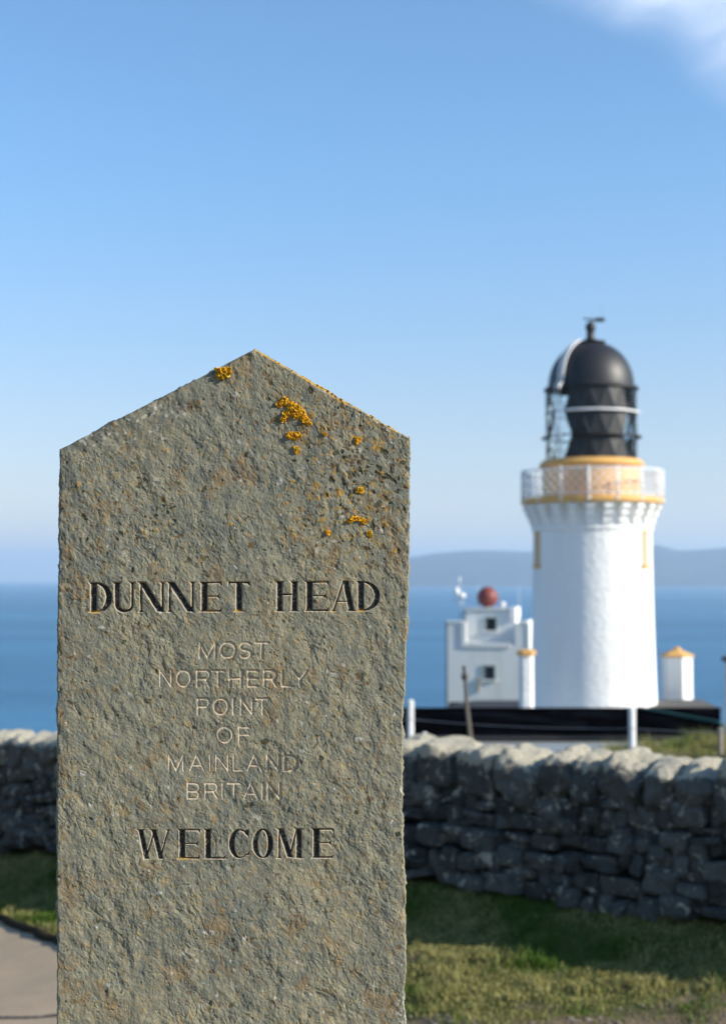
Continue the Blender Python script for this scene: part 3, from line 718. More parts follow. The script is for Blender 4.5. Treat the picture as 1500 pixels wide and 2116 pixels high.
def m_stone(nt, b):
    p = nt.pos()
    n0 = nt.noise(11, 4, 0.6, p); n1 = nt.noise(45, 5, 0.65, p); n2 = nt.noise(260, 4, 0.65, p)
    c = nt.mix(nt.step(n1, 0.36, 0.66), (0.155, 0.158, 0.126), (0.252, 0.232, 0.160))
    c = nt.mix(nt.math('MULTIPLY', nt.step(n2, 0.35, 0.75), 0.55), c, (0.115, 0.12, 0.108))
    c = nt.mix(nt.math('MULTIPLY', nt.step(n0, 0.45, 0.7), 0.35), c, (0.25, 0.22, 0.145))
    tn = nt.noise(3.2, 4, 0.6, nt.mapv(p, (1.0, 1.0, 0.55), loc=(4, 0, 2)))
    c = nt.mix(nt.step(tn, 0.3, 0.7), nt.mix(1.0, c, (0.84, 0.87, 0.90), 'MULTIPLY'), nt.mix(1.0, c, (1.12, 1.08, 1.0), 'MULTIPLY'))
    # brown iron stains
    st = nt.attr('stain'); sn = nt.noise(120, 5, 0.68, nt.mapv(p, loc=(2, 3, 4)))
    f = nt.step(nt.math('ADD', nt.math('MULTIPLY', st, 0.30), sn), 0.60, 0.86)
    c = nt.mix(nt.math('MULTIPLY', f, 0.6), c, (0.200, 0.130, 0.062))
    ab = nt.noise(60, 3, 0.6, nt.mapv(p, loc=(9, 1, 4))); c = nt.mix(nt.math('MULTIPLY', nt.step(ab, 0.60, 0.74), 0.6), c, (0.17, 0.115, 0.055))
    # small olive and black lichen specks, pale crusts
    sp = nt.noise(120, 2, 0.5, nt.mapv(p, loc=(7, 7, 7))); c = nt.mix(nt.math('MULTIPLY', nt.step(sp, 0.665, 0.72), 0.85), c, (0.055, 0.058, 0.02))
    sp = nt.noise(85, 3, 0.6, nt.mapv(p, loc=(1, 8, 3))); c = nt.mix(nt.math('MULTIPLY', nt.step(sp, 0.69, 0.74), 0.8), c, (0.47, 0.47, 0.43))
    sp = nt.noise(95, 4, 0.7, nt.mapv(p, loc=(5, 5, 3))); c = nt.mix(nt.math('MULTIPLY', nt.math('MULTIPLY', nt.step(sp, 0.56, 0.62), nt.attr('gold')), 0.85), c, (0.33, 0.19, 0.03))
    c = nt.mix(nt.math('MULTIPLY', nt.attr('dark'), 0.75), c, (0.075, 0.065, 0.035))
    for nm, cc, st in (('sp_brown', (0.105, 0.060, 0.024), 0.85), ('sp_olive', (0.032, 0.033, 0.014), 0.9), ('sp_pale', (0.42, 0.41, 0.37), 0.7), ('sp_orange', (0.33, 0.185, 0.03), 0.65)):
        c = nt.mix(nt.math('MULTIPLY', nt.attr(nm), st), c, cc)
    fr_ = nt.attr('fresh'); c = nt.mix(nt.math('MULTIPLY', fr_, 0.8), c, nt.mix(n1, (0.62, 0.50, 0.36), (0.46, 0.37, 0.26)))
    pa = nt.attr('paint'); c = nt.mix(pa, c, (0.012, 0.012, 0.012))
    c = nt.mix(nt.attr('yellow'), c, (0.50, 0.28, 0.02))
    nt.link(c, b.inputs['Base Color'])
    nt.link(nt.math('SUBTRACT', 0.82, nt.math('MULTIPLY', pa, 0.5)), b.inputs['Roughness'])
    bn = nt.bump(n2, 0.0009, 0.9); bn = nt.bump(nt.noise(130, 5, 0.7, nt.mapv(p, (1.0, 1, 0.7))), 0.0016, 0.8, bn)
    nt.link(bn, b.inputs['Normal'])
mst = mat('riven flagstone', rough=0.82, spec=0.25, fn=m_stone)
gold = np.exp(-((U - 730) / 110) ** 2 - ((V - 960) / 170) ** 2) * 1.0 + 0.35
foot = on_face(480, 3560); foot = [foot[0] - pn[0] * 0.03, foot[1] - pn[1] * 0.03, 0.0]
stone = thing('marker_stone', 'tall grey-brown carved flagstone with a pointed top and engraved welcome lettering, in the foreground', 'marker stone', foot)
fl = GI.ravel(); fr4 = D.ravel()
fdeep = (np.where(fr4 > -0.9, fl, -1))[FQ]
fk = fdeep.max(1)
attrs = dict(sp_brown=spots['brown'], sp_olive=spots['olive'], sp_pale=spots['pale'], sp_orange=spots['orange'], paint=paint, fresh=fresh, stain=stain, dark=dark, gold=gold, yellow=np.maximum(np.clip(ye * 0.75, 0, 1) * (D > -2), (1 - sstep(dg2, 1.5, 4.5)) * (U > 527) * (V < 905) * sstep(fbm(U / 14, V / 14, 1.1, 3, 0.6, 77) + 0.55 * np.exp(-((U - 665) / 55) ** 2) + 0.3, 0.1, 0.5) * 0.85))
def sub(name, mask, extra=None, lab=None):
    q_ = FQ[mask]; ids, inv = np.unique(q_, return_inverse=True)
    V_ = pos.reshape(-1, 3)[ids]; N_ = NN.reshape(-1, 3)[ids]; F_ = inv.reshape(-1, 4)
    o = npmesh(name, V_, F_, mst, stone, normals=N_)
    for k_, a_ in attrs.items(): vattr(o, k_, a_.ravel()[ids])
    if lab: o['label'] = lab
    return o
sub('stone_face', fk < 0)
sub('inscription', fk == 0, lab='black painted serif capitals reading DUNNET HEAD')
sub('inscription', fk == 1, lab='small unpainted capitals reading MOST NORTHERLY POINT OF MAINLAND BRITAIN')
sub('inscription', fk == 2, lab='black painted serif capitals reading WELCOME')
# sides and back of the slab, following the face outline
loop_r = list(range(0, nr)); 
ol = [pos[i, 0] for i in range(nr - 1, -1, -1)] + [pos[i, NC - 1] for i in range(1, nr)]
ol = np.array(ol); m_ = len(ol); layers = [0, 0.002, 0.007, 0.016, 0.027, 0.04, 0.053, 0.064, 0.072, 0.075]
cen = ol.mean(0); SV = []
for li, dth in enumerate(layers):
    sh = 0.0035 * fbm(ol[:, 0] * 30 + ol[:, 2] * 45, np.full(m_, dth * 60), 0.3, 3, 0.55, 80) * (1 if 0 < li else 0)
    out = ol - cen; out[:, 1] = 0; out /= (np.linalg.norm(out, axis=1)[:, None] + 1e-9)
    back = 0.006 if li >= len(layers) - 2 else 0.0
    SV.append(ol - pn * dth + out * (sh - back)[:, None])
SV = np.concatenate(SV); SF = grid_faces(m_, len(layers))
sd_o = npmesh('stone_sides', SV, SF, mst, stone)
n0_ = (len(layers) - 1) * m_
bk = SV[n0_:]; half = nr
bf = [(i, i + 1, m_ - 2 - i, m_ - 1 - i) for i in range(0, half - 2)]
bk_o = npmesh('stone_back', bk, bf, mst, stone, smooth=False)
for o_ in (sd_o, bk_o):
    nv = len(o_.data.vertices)
    for k_ in attrs:
        if k_ == 'gold' and o_ is sd_o:
            vv = SV; s_ = ((vv - on_face(527, 722)) @ np.array([1, 0, 0]) > 0.0) & (vv[:, 2] > on_face(848, 915)[2]); vattr(o_, k_, s_ * 1.0)
        else: vattr(o_, k_, np.full(nv, {'stain': 0.55}.get(k_, 0.0)))

# ---- lichen: leafy orange rosettes standing off the face
def m_lichen(nt, b):
    p = nt.pos(); n = nt.noise(420, 3, 0.6, p); n2 = nt.noise(90, 2, 0.5, p)
    c = nt.mix(nt.step(n, 0.3, 0.7), (0.42, 0.16, 0.008), (0.78, 0.44, 0.02)); c = nt.mix(nt.math('MULTIPLY', nt.step(n2, 0.5, 0.68), 0.6), c, (0.36, 0.25, 0.02))
    nt.link(c, b.inputs['Base Color'])
mlich = mat('orange lichen', rough=0.85, spec=0.15, fn=m_lichen)
tdir = np.array([math.cos(yaw), -math.sin(yaw) * -1 * -1, 0.0]); tdir = np.cross(np.array([0, 0, 1.0]), pn); tdir = tdir if tdir[0] > 0 else -tdir
# small cupped lobe: a curled disc
def lobe_mesh(r, ht, seed):
    rg = np.random.default_rng(seed); vs = []; fs = []; ns_ = 9
    for j, (rr, hh) in enumerate(((0.0, 0.35), (0.45, 0.42), (0.85, 0.95), (1.0, 0.8), (0.7, 0.0))):
        for i in range(ns_):
            a = 2 * math.pi * i / ns_; w = rr * r * (1 + 0.22 * math.sin(2 * a + seed) + 0.15 * rg.normal() * (rr > 0.5)); vs.append((w * math.cos(a), w * math.sin(a), hh * ht * (1 + 0.25 * rg.normal() * (rr > .5))))
    for j in range(4):
        for i in range(ns_): fs.append((j * ns_ + i, j * ns_ + (i + 1) % ns_, (j + 1) * ns_ + (i + 1) % ns_, (j + 1) * ns_ + i))
    return np.array(vs), np.array(fs)
LOBES = [lobe_mesh(1, 1, s) for s in range(12)]
def face_height(px, py):
    i = np.clip(np.searchsorted(rows, py), 0, nr - 1); j = int(np.clip((px - Lr[i]) / (Rr[i] - Lr[i]) * (NC - 1), 0, NC - 1)); return pos[i, j]
def lichen(segs, n, size, lab=None, spread=1.0, edge_=False):
    vs = []; fs = []; off = 0
    for k in range(int(n * 1.8)):
        (ax, ay, ra), (bx, by, rb) = segs[rng.integers(len(segs))]
        t = rng.random(); rr = (ra + (rb - ra) * t); th = rng.random() * 6.283; q_ = rr * math.sqrt(rng.random()) * spread
        px, py = ax + (bx - ax) * t + q_ * math.cos(th), ay + (by - ay) * t + q_ * math.sin(th) * 0.85
        o = face_height(px, py); lv, lf = LOBES[rng.integers(12)]; sz = size * rng.choice([0.4, 0.6, 0.9, 1.4]) * rng.uniform(0.8, 1.2) * MM
        a = rng.random() * 6.28; ca_, sa_ = math.cos(a), math.sin(a); h_ = sz * rng.uniform(0.35, 0.9)
        tilt = rng.normal(size=2) * 0.5
        x = (lv[:, 0] * ca_ - lv[:, 1] * sa_) * sz; y = (lv[:, 0] * sa_ + lv[:, 1] * ca_) * sz; z = lv[:, 2] * h_ + x * tilt[0] + y * tilt[1] + sz * 0.3 * rng.random()
        vs.append(o + x[:, None] * tdir + y[:, None] * np.array([0, 0, 1.0]) + z[:, None] * pn); fs.append(lf + off); off += len(lv)
    o = npmesh('lichen_patch', np.concatenate(vs), np.concatenate(fs), mlich, stone)
    if lab: o['label'] = lab
lichen([((452, 770, 9), (472, 768, 9)), ((456, 778, 6), (468, 775, 6))], 150, 3.0)
lichen([((576, 836, 6), (588, 828, 7)), ((588, 828, 7), (608, 842, 10)), ((608, 842, 10), (622, 852, 10)), ((622, 852, 10), (630, 866, 5)), ((592, 852, 6), (584, 870, 3)), ((630, 866, 4), (638, 874, 4)), ((600, 850, 8), (615, 858, 8))], 420, 2.7)
lichen([((598, 899, 7), (614, 901, 8))], 110, 2.5)
lichen([((610, 924, 4), (616, 933, 4))], 36, 2.3)
lichen([((721, 1078, 2.5), (732, 1071, 3.5)), ((732, 1071, 3.5), (750, 1074, 4)), ((750, 1074, 4), (757, 1080, 3))], 100, 2.2)
lichen([((742, 1012, 6), (746, 1014, 6))], 60, 2.2)
lichen([((738, 907, 5), (740, 912, 4))], 36, 2.0)
lichen([((676, 1097, 4), (680, 1101, 4))], 34, 2.0)
lichen([((763, 1100, 4), (766, 1106, 3))], 24, 2.0)
lichen([((671, 895, 4), (674, 900, 3))], 18, 1.8)
# crust along the right-hand slope of the gable
vs = []; fs = []; off = 0
for k in range(900):
    t = rng.random(); 
    w = 0.25 + 0.9 * math.exp(-((t - 0.42) / 0.16) ** 2) + 0.5 * math.exp(-((t - 0.12) / 0.05) ** 2) + 0.35 * math.exp(-((t - 0.7) / 0.07) ** 2)
    if rng.random() > w: continue
    px, py = 527 + 321 * t, 721.5 + 185.5 * t; i = np.clip(np.searchsorted(rows, py), 0, nr - 1); o = pos[i, NC - 1] - pn * rng.uniform(-0.001, 0.07)
    lv, lf = LOBES[rng.integers(12)]; sz = rng.uniform(1.6, 3.2) * MM; nrm = np.array([0.5, 0, 0.87])
    a = rng.random() * 6.28; x = (lv[:, 0] * math.cos(a) - lv[:, 1] * math.sin(a)) * sz; y = (lv[:, 0] * math.sin(a) + lv[:, 1] * math.cos(a)) * sz
    vs.append(o + x[:, None] * np.array([0.87, 0, -0.5]) + y[:, None] * pn + (lv[:, 2] * sz * 0.8)[:, None] * nrm); fs.append(lf + off); off += len(lv)
o = npmesh('lichen_patch', np.concatenate(vs), np.concatenate(fs), mlich, stone); o['label'] = 'yellow lichen crust along the right slope of the top'

# ================================================================ LIGHTHOUSE
LD = 62.0; K = LD / FPX
base_c = P(1225.5, 1460, LD); BX, BY, BZ = base_c
GL = -6.72                                                          # ground level at the lighthouse
def zpx(py, d=LD): return P(1225, py, d)[2]
white = painted('white harled paint', (0.83, 0.83, 0.81), 0.75, 0.10, (0.60, 0.60, 0.56), 0.8, 0.06, 5, bw=0.9)
whitem = painted('white iron paint', (0.78, 0.79, 0.80), 0.45, 0.10, (0.5, 0.45, 0.4), 3, 0.002, 20)
ochre = painted('ochre paint', (0.68, 0.38, 0.11), 0.6, 0.12, (0.45, 0.24, 0.08), 1.2, 0.006, 14)
peach = painted('pale peach paint', (0.72, 0.45, 0.225), 0.65, 0.12, (0.6, 0.36, 0.2), 1.2, 0.006, 14)
blackm = painted('black iron paint', (0.016, 0.016, 0.018), 0.5, 0.05, (0.04, 0.035, 0.03), 2, 0.004, 12)
blackp = painted('matt black panel', (0.014, 0.014, 0.016), 0.5, 0.05, (0.04, 0.035, 0.03), 2, 0.004, 12)
dglass = mat('dark window glass', (0.02, 0.03, 0.04), 0.08)
LH = thing('lighthouse', 'white round lighthouse tower with ochre gallery and black domed lantern', 'lighthouse', (BX, BY, GL - 0.1))
c0 = (BX, BY, 0)
z_top = zpx(1098); r_b = 129.3 * K; r_t = 121.0 * K
pr = [(r_b * 1.02, GL - 0.3)]
for i in range(14):
    t = i / 13; z = zpx(1466) + (z_top - zpx(1466)) * t; pr.append((r_b + (r_t - r_b) * t - 0.03 * math.sin(math.pi * t), z))
mb = MB(); mb.lathe(pr + [(r_t, zpx(1060)), (r_t, zpx(1047) + 0.1)], 96, c0); mb.build('tower_wall', white, LH)
zs = zpx(1047)       # underside of gallery
rg_ = 142.3 * K
mb = MB(); mb.lathe([(r_t + 0.02, zpx(1099)), (r_t + 0.07, zpx(1096)), (r_t + 0.07, zpx(1091)), (r_t + 0.02, zpx(1089))], 96, c0); mb.build('string_course', white, LH)
corb0 = None
for i in range(24):
    a = 2 * math.pi * (i + 0.3) / 24; prof = [(r_t - 0.15, zpx(1096)), (r_t + 0.03, zpx(1096)), (r_t + 0.08, zpx(1088)), (r_t + 0.16, zpx(1082)), (r_t + 0.18, zpx(1074)), (r_t + 0.30, zpx(1068)), (r_t + 0.32, zpx(1060)), (r_t + 0.44, zpx(1054)), (r_t + 0.44, zs), (r_t - 0.15, zs)]
    if corb0 is None:
        mb = MB(); mb.prism([(x, z) for x, z in prof], -0.17, 0.17, Matrix.Translation((BX, BY, 0))); corb0 = mb.build('corbel', white, LH); co_ = corb0
        # geometry is stored in tower axes; keep the mesh turned about the tower's own axis
        for v in corb0.data.vertices: v.co.x -= BX; v.co.y -= BY
    else:
        co_ = corb0.copy(); COL.objects.link(co_); co_.parent = LH
    co_.location = (0, 0, -(GL - 0.1)); co_.rotation_euler = (0, 0, a)
mb = MB(); mb.lathe([(r_t - 0.1, zs - 0.0), (rg_ - 0.10, zs + 0.002), (rg_ - 0.10, zs + 0.05), (rg_ - 0.02, zs + 0.07)], 96, c0); mb.build('gallery_soffit', white, LH)
zd = zpx(1031)
mb = MB(); mb.lathe([(rg_ - 0.06, zs + 0.06), (rg_ + 0.02, zs + 0.08), (rg_ + 0.06, zs + 0.14), (rg_ + 0.06, zd - 0.03), (rg_ + 0.02, zd), (0.5, zd + 0.01)], 96, c0); mb.build('gallery_deck', ochre, LH)
# railing
rr_ = rg_ + 0.035; zt = zpx(976)
rail = MB()
for z, r in ((zt, 0.035), (zd + 0.10, 0.022)):
    rail.tube([(BX + rr_ * math.sin(t), BY - rr_ * math.cos(t), z) for t in np.linspace(0, 2 * math.pi, 96, endpoint=False)], r, 8, closed=True)
ro = rail.build('railing', whitem, LH)
lat = MB(); NL = 50; hh_ = zt - zd - 0.10
for i in range(NL):
    for sgn in (-1, 1):
        a = 2 * math.pi * i / NL; span = sgn * hh_ / rr_ * 0.95
        lat.tube([(BX + rr_ * math.sin(a + span * t), BY - rr_ * math.cos(a + span * t), zd + 0.10 + hh_ * t) for t in np.linspace(0, 1, 5)], 0.0145, 5, cap=False)
lo = lat.build('lattice', whitem, ro)
for i in range(16):
    a = R(11 + 22.5 * i); pm = MB(); x, y = BX + rr_ * math.sin(a), BY - rr_ * math.cos(a)
    pm.tube([(x, y, zd - 0.12), (x, y, zt + 0.02)], 0.044, 10); pm.sphere((x, y, zt + 0.05), 0.05, 10, 6); pm.sphere((x, y, zd - 0.12), 0.08, 10, 6); pm.build('railing_post', whitem, ro)
# murette (ochre drum) and its cornice
zc = zpx(969); zg = zpx(952); r_m = 101 * K
mb = MB(); mb.lathe([(r_m, zd - 0.02), (r_m, zc)], 96, c0); mb.build('lantern_drum', peach, LH)
mb = MB(); mb.lathe([(r_m - 0.05, zc - 0.02), (r_m + 0.03, zc), (r_m + 0.15, zc + 0.10), (r_m + 0.15, zc + 0.18), (r_m - 0.02, zg), (1.0, zg + 0.01)], 96, c0, smooth=False); mb.build('cornice', ochre, LH)
# drum door
# lantern
rl = 92.5 * K; zl0 = zg; zl3 = zpx(806); lev = [zl0, zpx(905), zpx(856), zl3]
NP_ = 16
astr = MB(); glass = MB(); blk = MB()
def lp(a, z, r=rl): return (BX + r * math.sin(a), BY - r * math.cos(a), z)
for j in range(3):
    for i in range(NP_):
        sft = 0.5 * j
        a0_ = 2 * math.pi * (i + sft) / NP_; a1_ = 2 * math.pi * (i + 1 + sft) / NP_; am = (a0_ + a1_) / 2
        z0_, z1_ = lev[j], lev[j + 1]
        for ea, eb in (((a0_, z0_), (am, z1_)), ((a1_, z0_), (am, z1_))):
            astr.tube([lp(ea[0] + (eb[0] - ea[0]) * t, ea[1] + (eb[1] - ea[1]) * t, rl + 0.015) for t in np.linspace(0, 1, 4)], 0.011, 6, cap=False)
        for tri, ac in (((( a0_, z0_), (a1_, z0_), (am, z1_)), am), (((a1_, z0_), (a1_ + math.pi / NP_, z1_), (am, z1_)), a1_)):
            azc = (math.degrees(ac) + 180) % 360 - 180
            black = -36 < azc < 40
            tgt = blk if black else glass
            # flat facet, split once along the top edge for the curvature
            p_ = [lp(a, z, rl - 0.01) for a, z in tri]
            if black:
                q_ = [lp(a, z, rl - 0.05) for a, z in tri]; o_ = len(tgt.v); tgt.add(p_ + q_, [(0, 1, 2), (5, 4, 3), (0, 3, 4, 1), (1, 4, 5, 2), (2, 5, 3, 0)])
            else: tgt.add(p_, [(0, 1, 2)])
def m_glass(name):
    m = bpy.data.materials.new(name); m.use_nodes = True; t = NT(m.node_tree); m.node_tree.nodes.clear()
    o = t.new('ShaderNodeOutputMaterial'); a = t.new('ShaderNodeBsdfTransparent'); a.inputs[0].default_value = (0.92, 0.97, 0.98, 1)
    g = t.new('ShaderNodeBsdfGlossy'); g.inputs['Roughness'].default_value = 0.03; f = t.new('ShaderNodeFresnel'); f.inputs[0].default_value = 1.22
    mx = t.new('ShaderNodeMixShader'); t.link(f.outputs[0], mx.inputs[0]); t.link(a.outputs[0], mx.inputs[1]); t.link(g.outputs[0], mx.inputs[2]); t.link(mx.outputs[0], o.inputs[0])
    return m
mgl = m_glass('lantern glass')
glass.build('lantern_glazing', mgl, LH); astr.build('astragal', painted('astragal paint', (0.03, 0.06, 0.075), 0.5), LH)
bo = blk.build('blanking_panel', blackp, LH)
def ring(name, r, z, ht, proj, m):
    mb = MB(); mb.lathe([(r - 0.02, z - ht / 2), (r + proj, z - ht / 2), (r + proj, z + ht / 2), (r - 0.02, z + ht / 2)], 96, c0, smooth=False); return mb.build(name, m, LH)
ring('cleaning_walk', rl, lev[1], 0.05, 0.22, blackm); ring('lantern_gutter', rl, zl3 + 0.02, 0.09, 0.10, blackm)
mb = MB(); mb.tube([lp(t, lev[2], rl + 0.10) for t in np.linspace(R(-46), R(78), 60)], 0.05, 8); mb.build('handrail', whitem, LH)
mb = MB(); mb.tube([lp(t, lev[2], rl + 0.03) for t in np.linspace(0, 2 * math.pi, 80, endpoint=False)], 0.03, 6, closed=True); mb.build('glazing_bar', blackm, LH)
# optic inside
op = MB(); op.lathe([(0.30, zl0), (0.34, zl0 + 0.5), (0.62, zl0 + 0.75), (0.80, zl0 + 1.3), (0.62, zl0 + 1.9), (0.30, zl0 + 2.2), (0.1, zl0 + 2.4)], 32, c0)
op.build('optic', mat('optic glass', (0.45, 0.6, 0.6), 0.15), LH)
# dome
mb = MB(); rd = 88.5 * K; zdm = zl3 + 0.05; hd = zpx(714) - zdm
prof = [(rd * 1.035, zdm - 0.02), (rd * 1.035, zdm + 0.06), (rd, zdm + 0.07)]
for i in range(1, 25):
    t = i / 24 * R(73); prof.append((rd * math.cos(t) ** 0.92, zdm + 0.07 + (hd) * math.sin(t) / math.sin(R(73)) * 0.99))
mb.lathe(prof, 96, c0); dome = mb.build('dome', blackm, LH)
zv = zpx(714)
mb = MB(); mb.lathe([(27 * K, zv - 0.12), (27 * K, zv + 0.10), (31 * K, zv + 0.12), (31 * K, zv + 0.16), (12 * K, zv + 0.22), (9.5 * K, zv + 0.30), (8 * K, zv + 0.55), (10 * K, zv + 0.72), (11.5 * K, zv + 0.82), (9 * K, zv + 0.95), (6 * K, zv + 1.02), (0.01, zv + 1.06)], 40, c0, smooth=True); mb.build('roof_vent', blackm, LH)
mb = MB(); zw = zpx(661)
mb.tube([(BX, BY, zv + 1.0), (BX, BY, zw + 0.12)], 0.03, 8)
mb.tube([(BX - 0.28, BY, zw + 0.08), (BX + 0.1, BY, zw - 0.04), (BX + 0.2, BY, zw)], 0.025, 6)
mb.prism([(0.10, -0.03), (0.30, -0.10), (0.62, -0.08), (0.62, 0.10), (0.30, 0.10), (0.10, 0.05)], -0.02, 0.02, Matrix.Translation((BX, BY, zw)))
mb.prism([(-0.34, 0.10), (-0.20, -0.04), (-0.16, 0.06)], -0.02, 0.02, Matrix.Translation((BX, BY, zw)))
mb.build('weather_vane', blackm, LH)
mb = MB(); mb.tube([(BX + 0.50, BY + 0.1, zpx(650)), (BX + 0.54, BY + 0.1, zpx(628))], 0.012, 6); mb.tube([(BX + 0.02, BY + .05, zw - 0.1), (BX + 0.50, BY + 0.1, zpx(650))], 0.010, 6); mb.build('lightning_rod', mat('grey steel', (0.25, 0.3, 0.32), 0.5, 0.5), LH)
# ladder over the dome and down the glazing
al = R(-50); lad = MB()
for da in (-1, 1):
    pts = []
    for i in range(15):
        t = R(70) * (1 - i / 14); rr2 = rd * math.cos(t) ** 0.92 + 0.10; off_ = da * 0.13
        z = zdm + 0.12 + hd * math.sin(t) / math.sin(R(73)) + 0.05
        x, y = rr2 * math.sin(al) + off_ * math.cos(al), -rr2 * math.cos(al) + off_ * math.sin(al); pts.append((BX + x, BY + y, z))
    rr2 = rl + 0.22; pts += [(BX + rr2 * math.sin(al) + da * 0.13 * math.cos(al), BY - rr2 * math.cos(al) + da * 0.13 * math.sin(al), z) for z in (zl3, lev[2], lev[1], zl0)]
    lad.tube(pts, 0.042, 6); 
    if da == -1: keep = pts
    else:
        for i in range(len(pts) - 1):
            n__ = 2 if i < 14 else 3
            for k in range(n__):
                t = k / n__; A_ = [keep[i][c] * (1 - t) + keep[i + 1][c] * t for c in range(3)]; B_ = [pts[i][c] * (1 - t) + pts[i + 1][c] * t for c in range(3)]; lad.tube([A_, B_], 0.026, 5)
lad.build('ladder', whitem, LH)
# tower windows
for azd in (-74, 50):
    a = R(azd); rw = r_t + 0.02; zc1, zc0 = zpx(1104), zpx(1168); M = Matrix.Translation((BX, BY, 0)) @ Matrix.Rotation(a, 4, 'Z') @ Matrix.Translation((0, -rw, 0))
    fm = MB(); w = 0.13; zz0, zz1 = zc0, zc1
    fm.prism([(-w - 0.075, zz0), (-w, zz0), (-w, zz1 + 0.09), (-w - 0.075, zz1 + 0.09)], -0.045, 0.10, M); fm.prism([(w, zz0), (w + 0.075, zz0), (w + 0.075, zz1 + 0.09), (w, zz1 + 0.09)], -0.045, 0.10, M)
    fm.prism([(-w, zz1), (w, zz1), (w, zz1 + 0.09), (-w, zz1 + 0.09)], -0.043, 0.10, M); wf = fm.build('window', ochre, LH)
    sm_ = MB(); sm_.prism([(-w - 0.16, zz0 - 0.13), (w + 0.16, zz0 - 0.13), (w + 0.16, zz0 - 0.002), (-w - 0.16, zz0 - 0.002)], -0.11, 0.1, M); sm_.build('sill', ochre, wf)
    gm_ = MB(); gm_.prism([(-w, zz0), (w, zz0), (w, zz1), (-w, zz1)], -0.012, 0.1, M); gm_.build('pane', mat('blind window', (0.55, 0.50, 0.42), 0.5), wf)

# ================================================================ SIGNAL STATION behind, left
SDp = 80.0; k8 = SDp / FPX; th = R(-14)          # plan rotation: front turned to the left, so the right flank shows
sig = thing('signal_station', 'small white stepped signal station with two dark windows, left of the lighthouse tower', 'building', (*P(1008, 1455, SDp + 2.2)[:2], GL - 0.1))
swh = painted('white station render', (0.80, 0.81, 0.80), 0.75, 0.14, (0.55, 0.55, 0.5), 1.0, 0.02, 6)
cap_ = painted('parapet coping paint', (0.84, 0.84, 0.82), 0.7)
OR_ = P(1008, 1455, SDp); rotM = Matrix.Translation((OR_[0], OR_[1], 0)) @ Matrix.Rotation(R(-11.5), 4, 'Z')
def zs_(py): return P(1008, py, SDp)[2]
X = lambda px: (px - 1004) * k8 / math.cos(R(12)) 
xl, xr = X(922), X(1083); dp = 4.2
mb = MB()
zlow, zhigh = zs_(1334), zs_(1287)
xa, xb = X(951), X(1052)
mb.prism([(xl, GL - 0.3), (xr, GL - 0.3), (xr, zhigh), (X(1059), zhigh), (X(1059), zlow), (xa, zlow), (xa, zhigh), (xl, zhigh)], 0, 0.28, rotM)      # front wall with stepped parapet
mb.prism([(xl, GL - 0.3), (xr, GL - 0.3), (xr, zhigh), (xl, zhigh)], dp - 0.28, dp, rotM)
mb.prism([(xr - 0.28, GL - 0.3), (xr, GL - 0.3), (xr, zhigh - 0.002), (xr - 0.28, zhigh - 0.002)], 0.281, dp - 0.281, rotM); mb.prism([(xl, GL - 0.3), (xl + 0.28, GL - 0.3), (xl + 0.28, zhigh - 0.002), (xl, zhigh - 0.002)], 0.281, dp - 0.281, rotM)
mb.prism([(xl + 0.28, zlow - 0.5), (xr - 0.28, zlow - 0.5), (xr - 0.28, zlow - 0.35), (xl + 0.28, zlow - 0.35)], 0.281, dp - 0.281, rotM)
mb.build('lower_storey', swh, sig)
mb = MB(); xu0, xu1 = X(955), X(1056); zu = zs_(1262); ub = 0.9
mb.prism([(xu0, zlow - 0.34), (xu1, zlow - 0.34), (xu1, zu), (xu0, zu)], ub, dp - 0.5, rotM); mb.build('upper_storey', swh, sig)
mb = MB(); mb.prism([(xu0 - 0.06, zu + .003), (xu1 - 0.3, zu + .003), (xu1 - 0.3, zs_(1258)), (xu0 - 0.06, zs_(1258))], ub - 0.07, dp - 0.45, rotM)
mb.build('roof_slab', painted('grey roof edge', (0.50, 0.53, 0.52), 0.8), sig)
mb = MB(); mb.prism([(xu1 - 0.29, zu - 0.5), (xu1 + 0.03, zu - 0.5), (xu1 + 0.03, zs_(1256)), (xu1 - 0.29, zs_(1256))], ub - 0.10, dp - 0.3, rotM); mb.build('parapet_pier', cap_, sig)
mb = MB()
mb.prism([(xl - 0.05, zhigh + .003), (xa + 0.03, zhigh + .003), (xa + 0.03, zhigh + 0.10), (xl - 0.05, zhigh + 0.10)], -0.04, 0.32, rotM)
mb.prism([(xa + 0.002, zlow - 0.08), (xa + 0.26, zlow - 0.08), (xa + 0.26, zhigh + 0.06), (xa + 0.032, zhigh + 0.06), (xa + 0.002, zhigh - 0.06)], -0.055, 0.30, rotM)
mb.prism([(xa + 0.262, zlow - 0.10), (X(1050), zlow - 0.10), (X(1050), zlow + 0.16), (xa + 0.262, zlow + 0.16)], -0.055, 0.32, rotM)
mb.prism([(X(1078), zs_(1287) + .003), (xr + 0.05, zs_(1287) + .003), (xr + 0.05, zhigh + 0.10), (X(1078), zhigh + 0.10)], -0.04, dp + 0.02, rotM)
mb.build('parapet_coping', cap_, sig)
mb = MB(); mb.prism([(X(1084) - 0.02, GL), (X(1084) + 0.10, GL), (X(1084) + 0.10, zhigh - 0.03), (X(1084) - 0.02, zhigh - 0.03)], -0.03, dp - 0.5, rotM); mb.build('gable_buttress', cap_, sig)
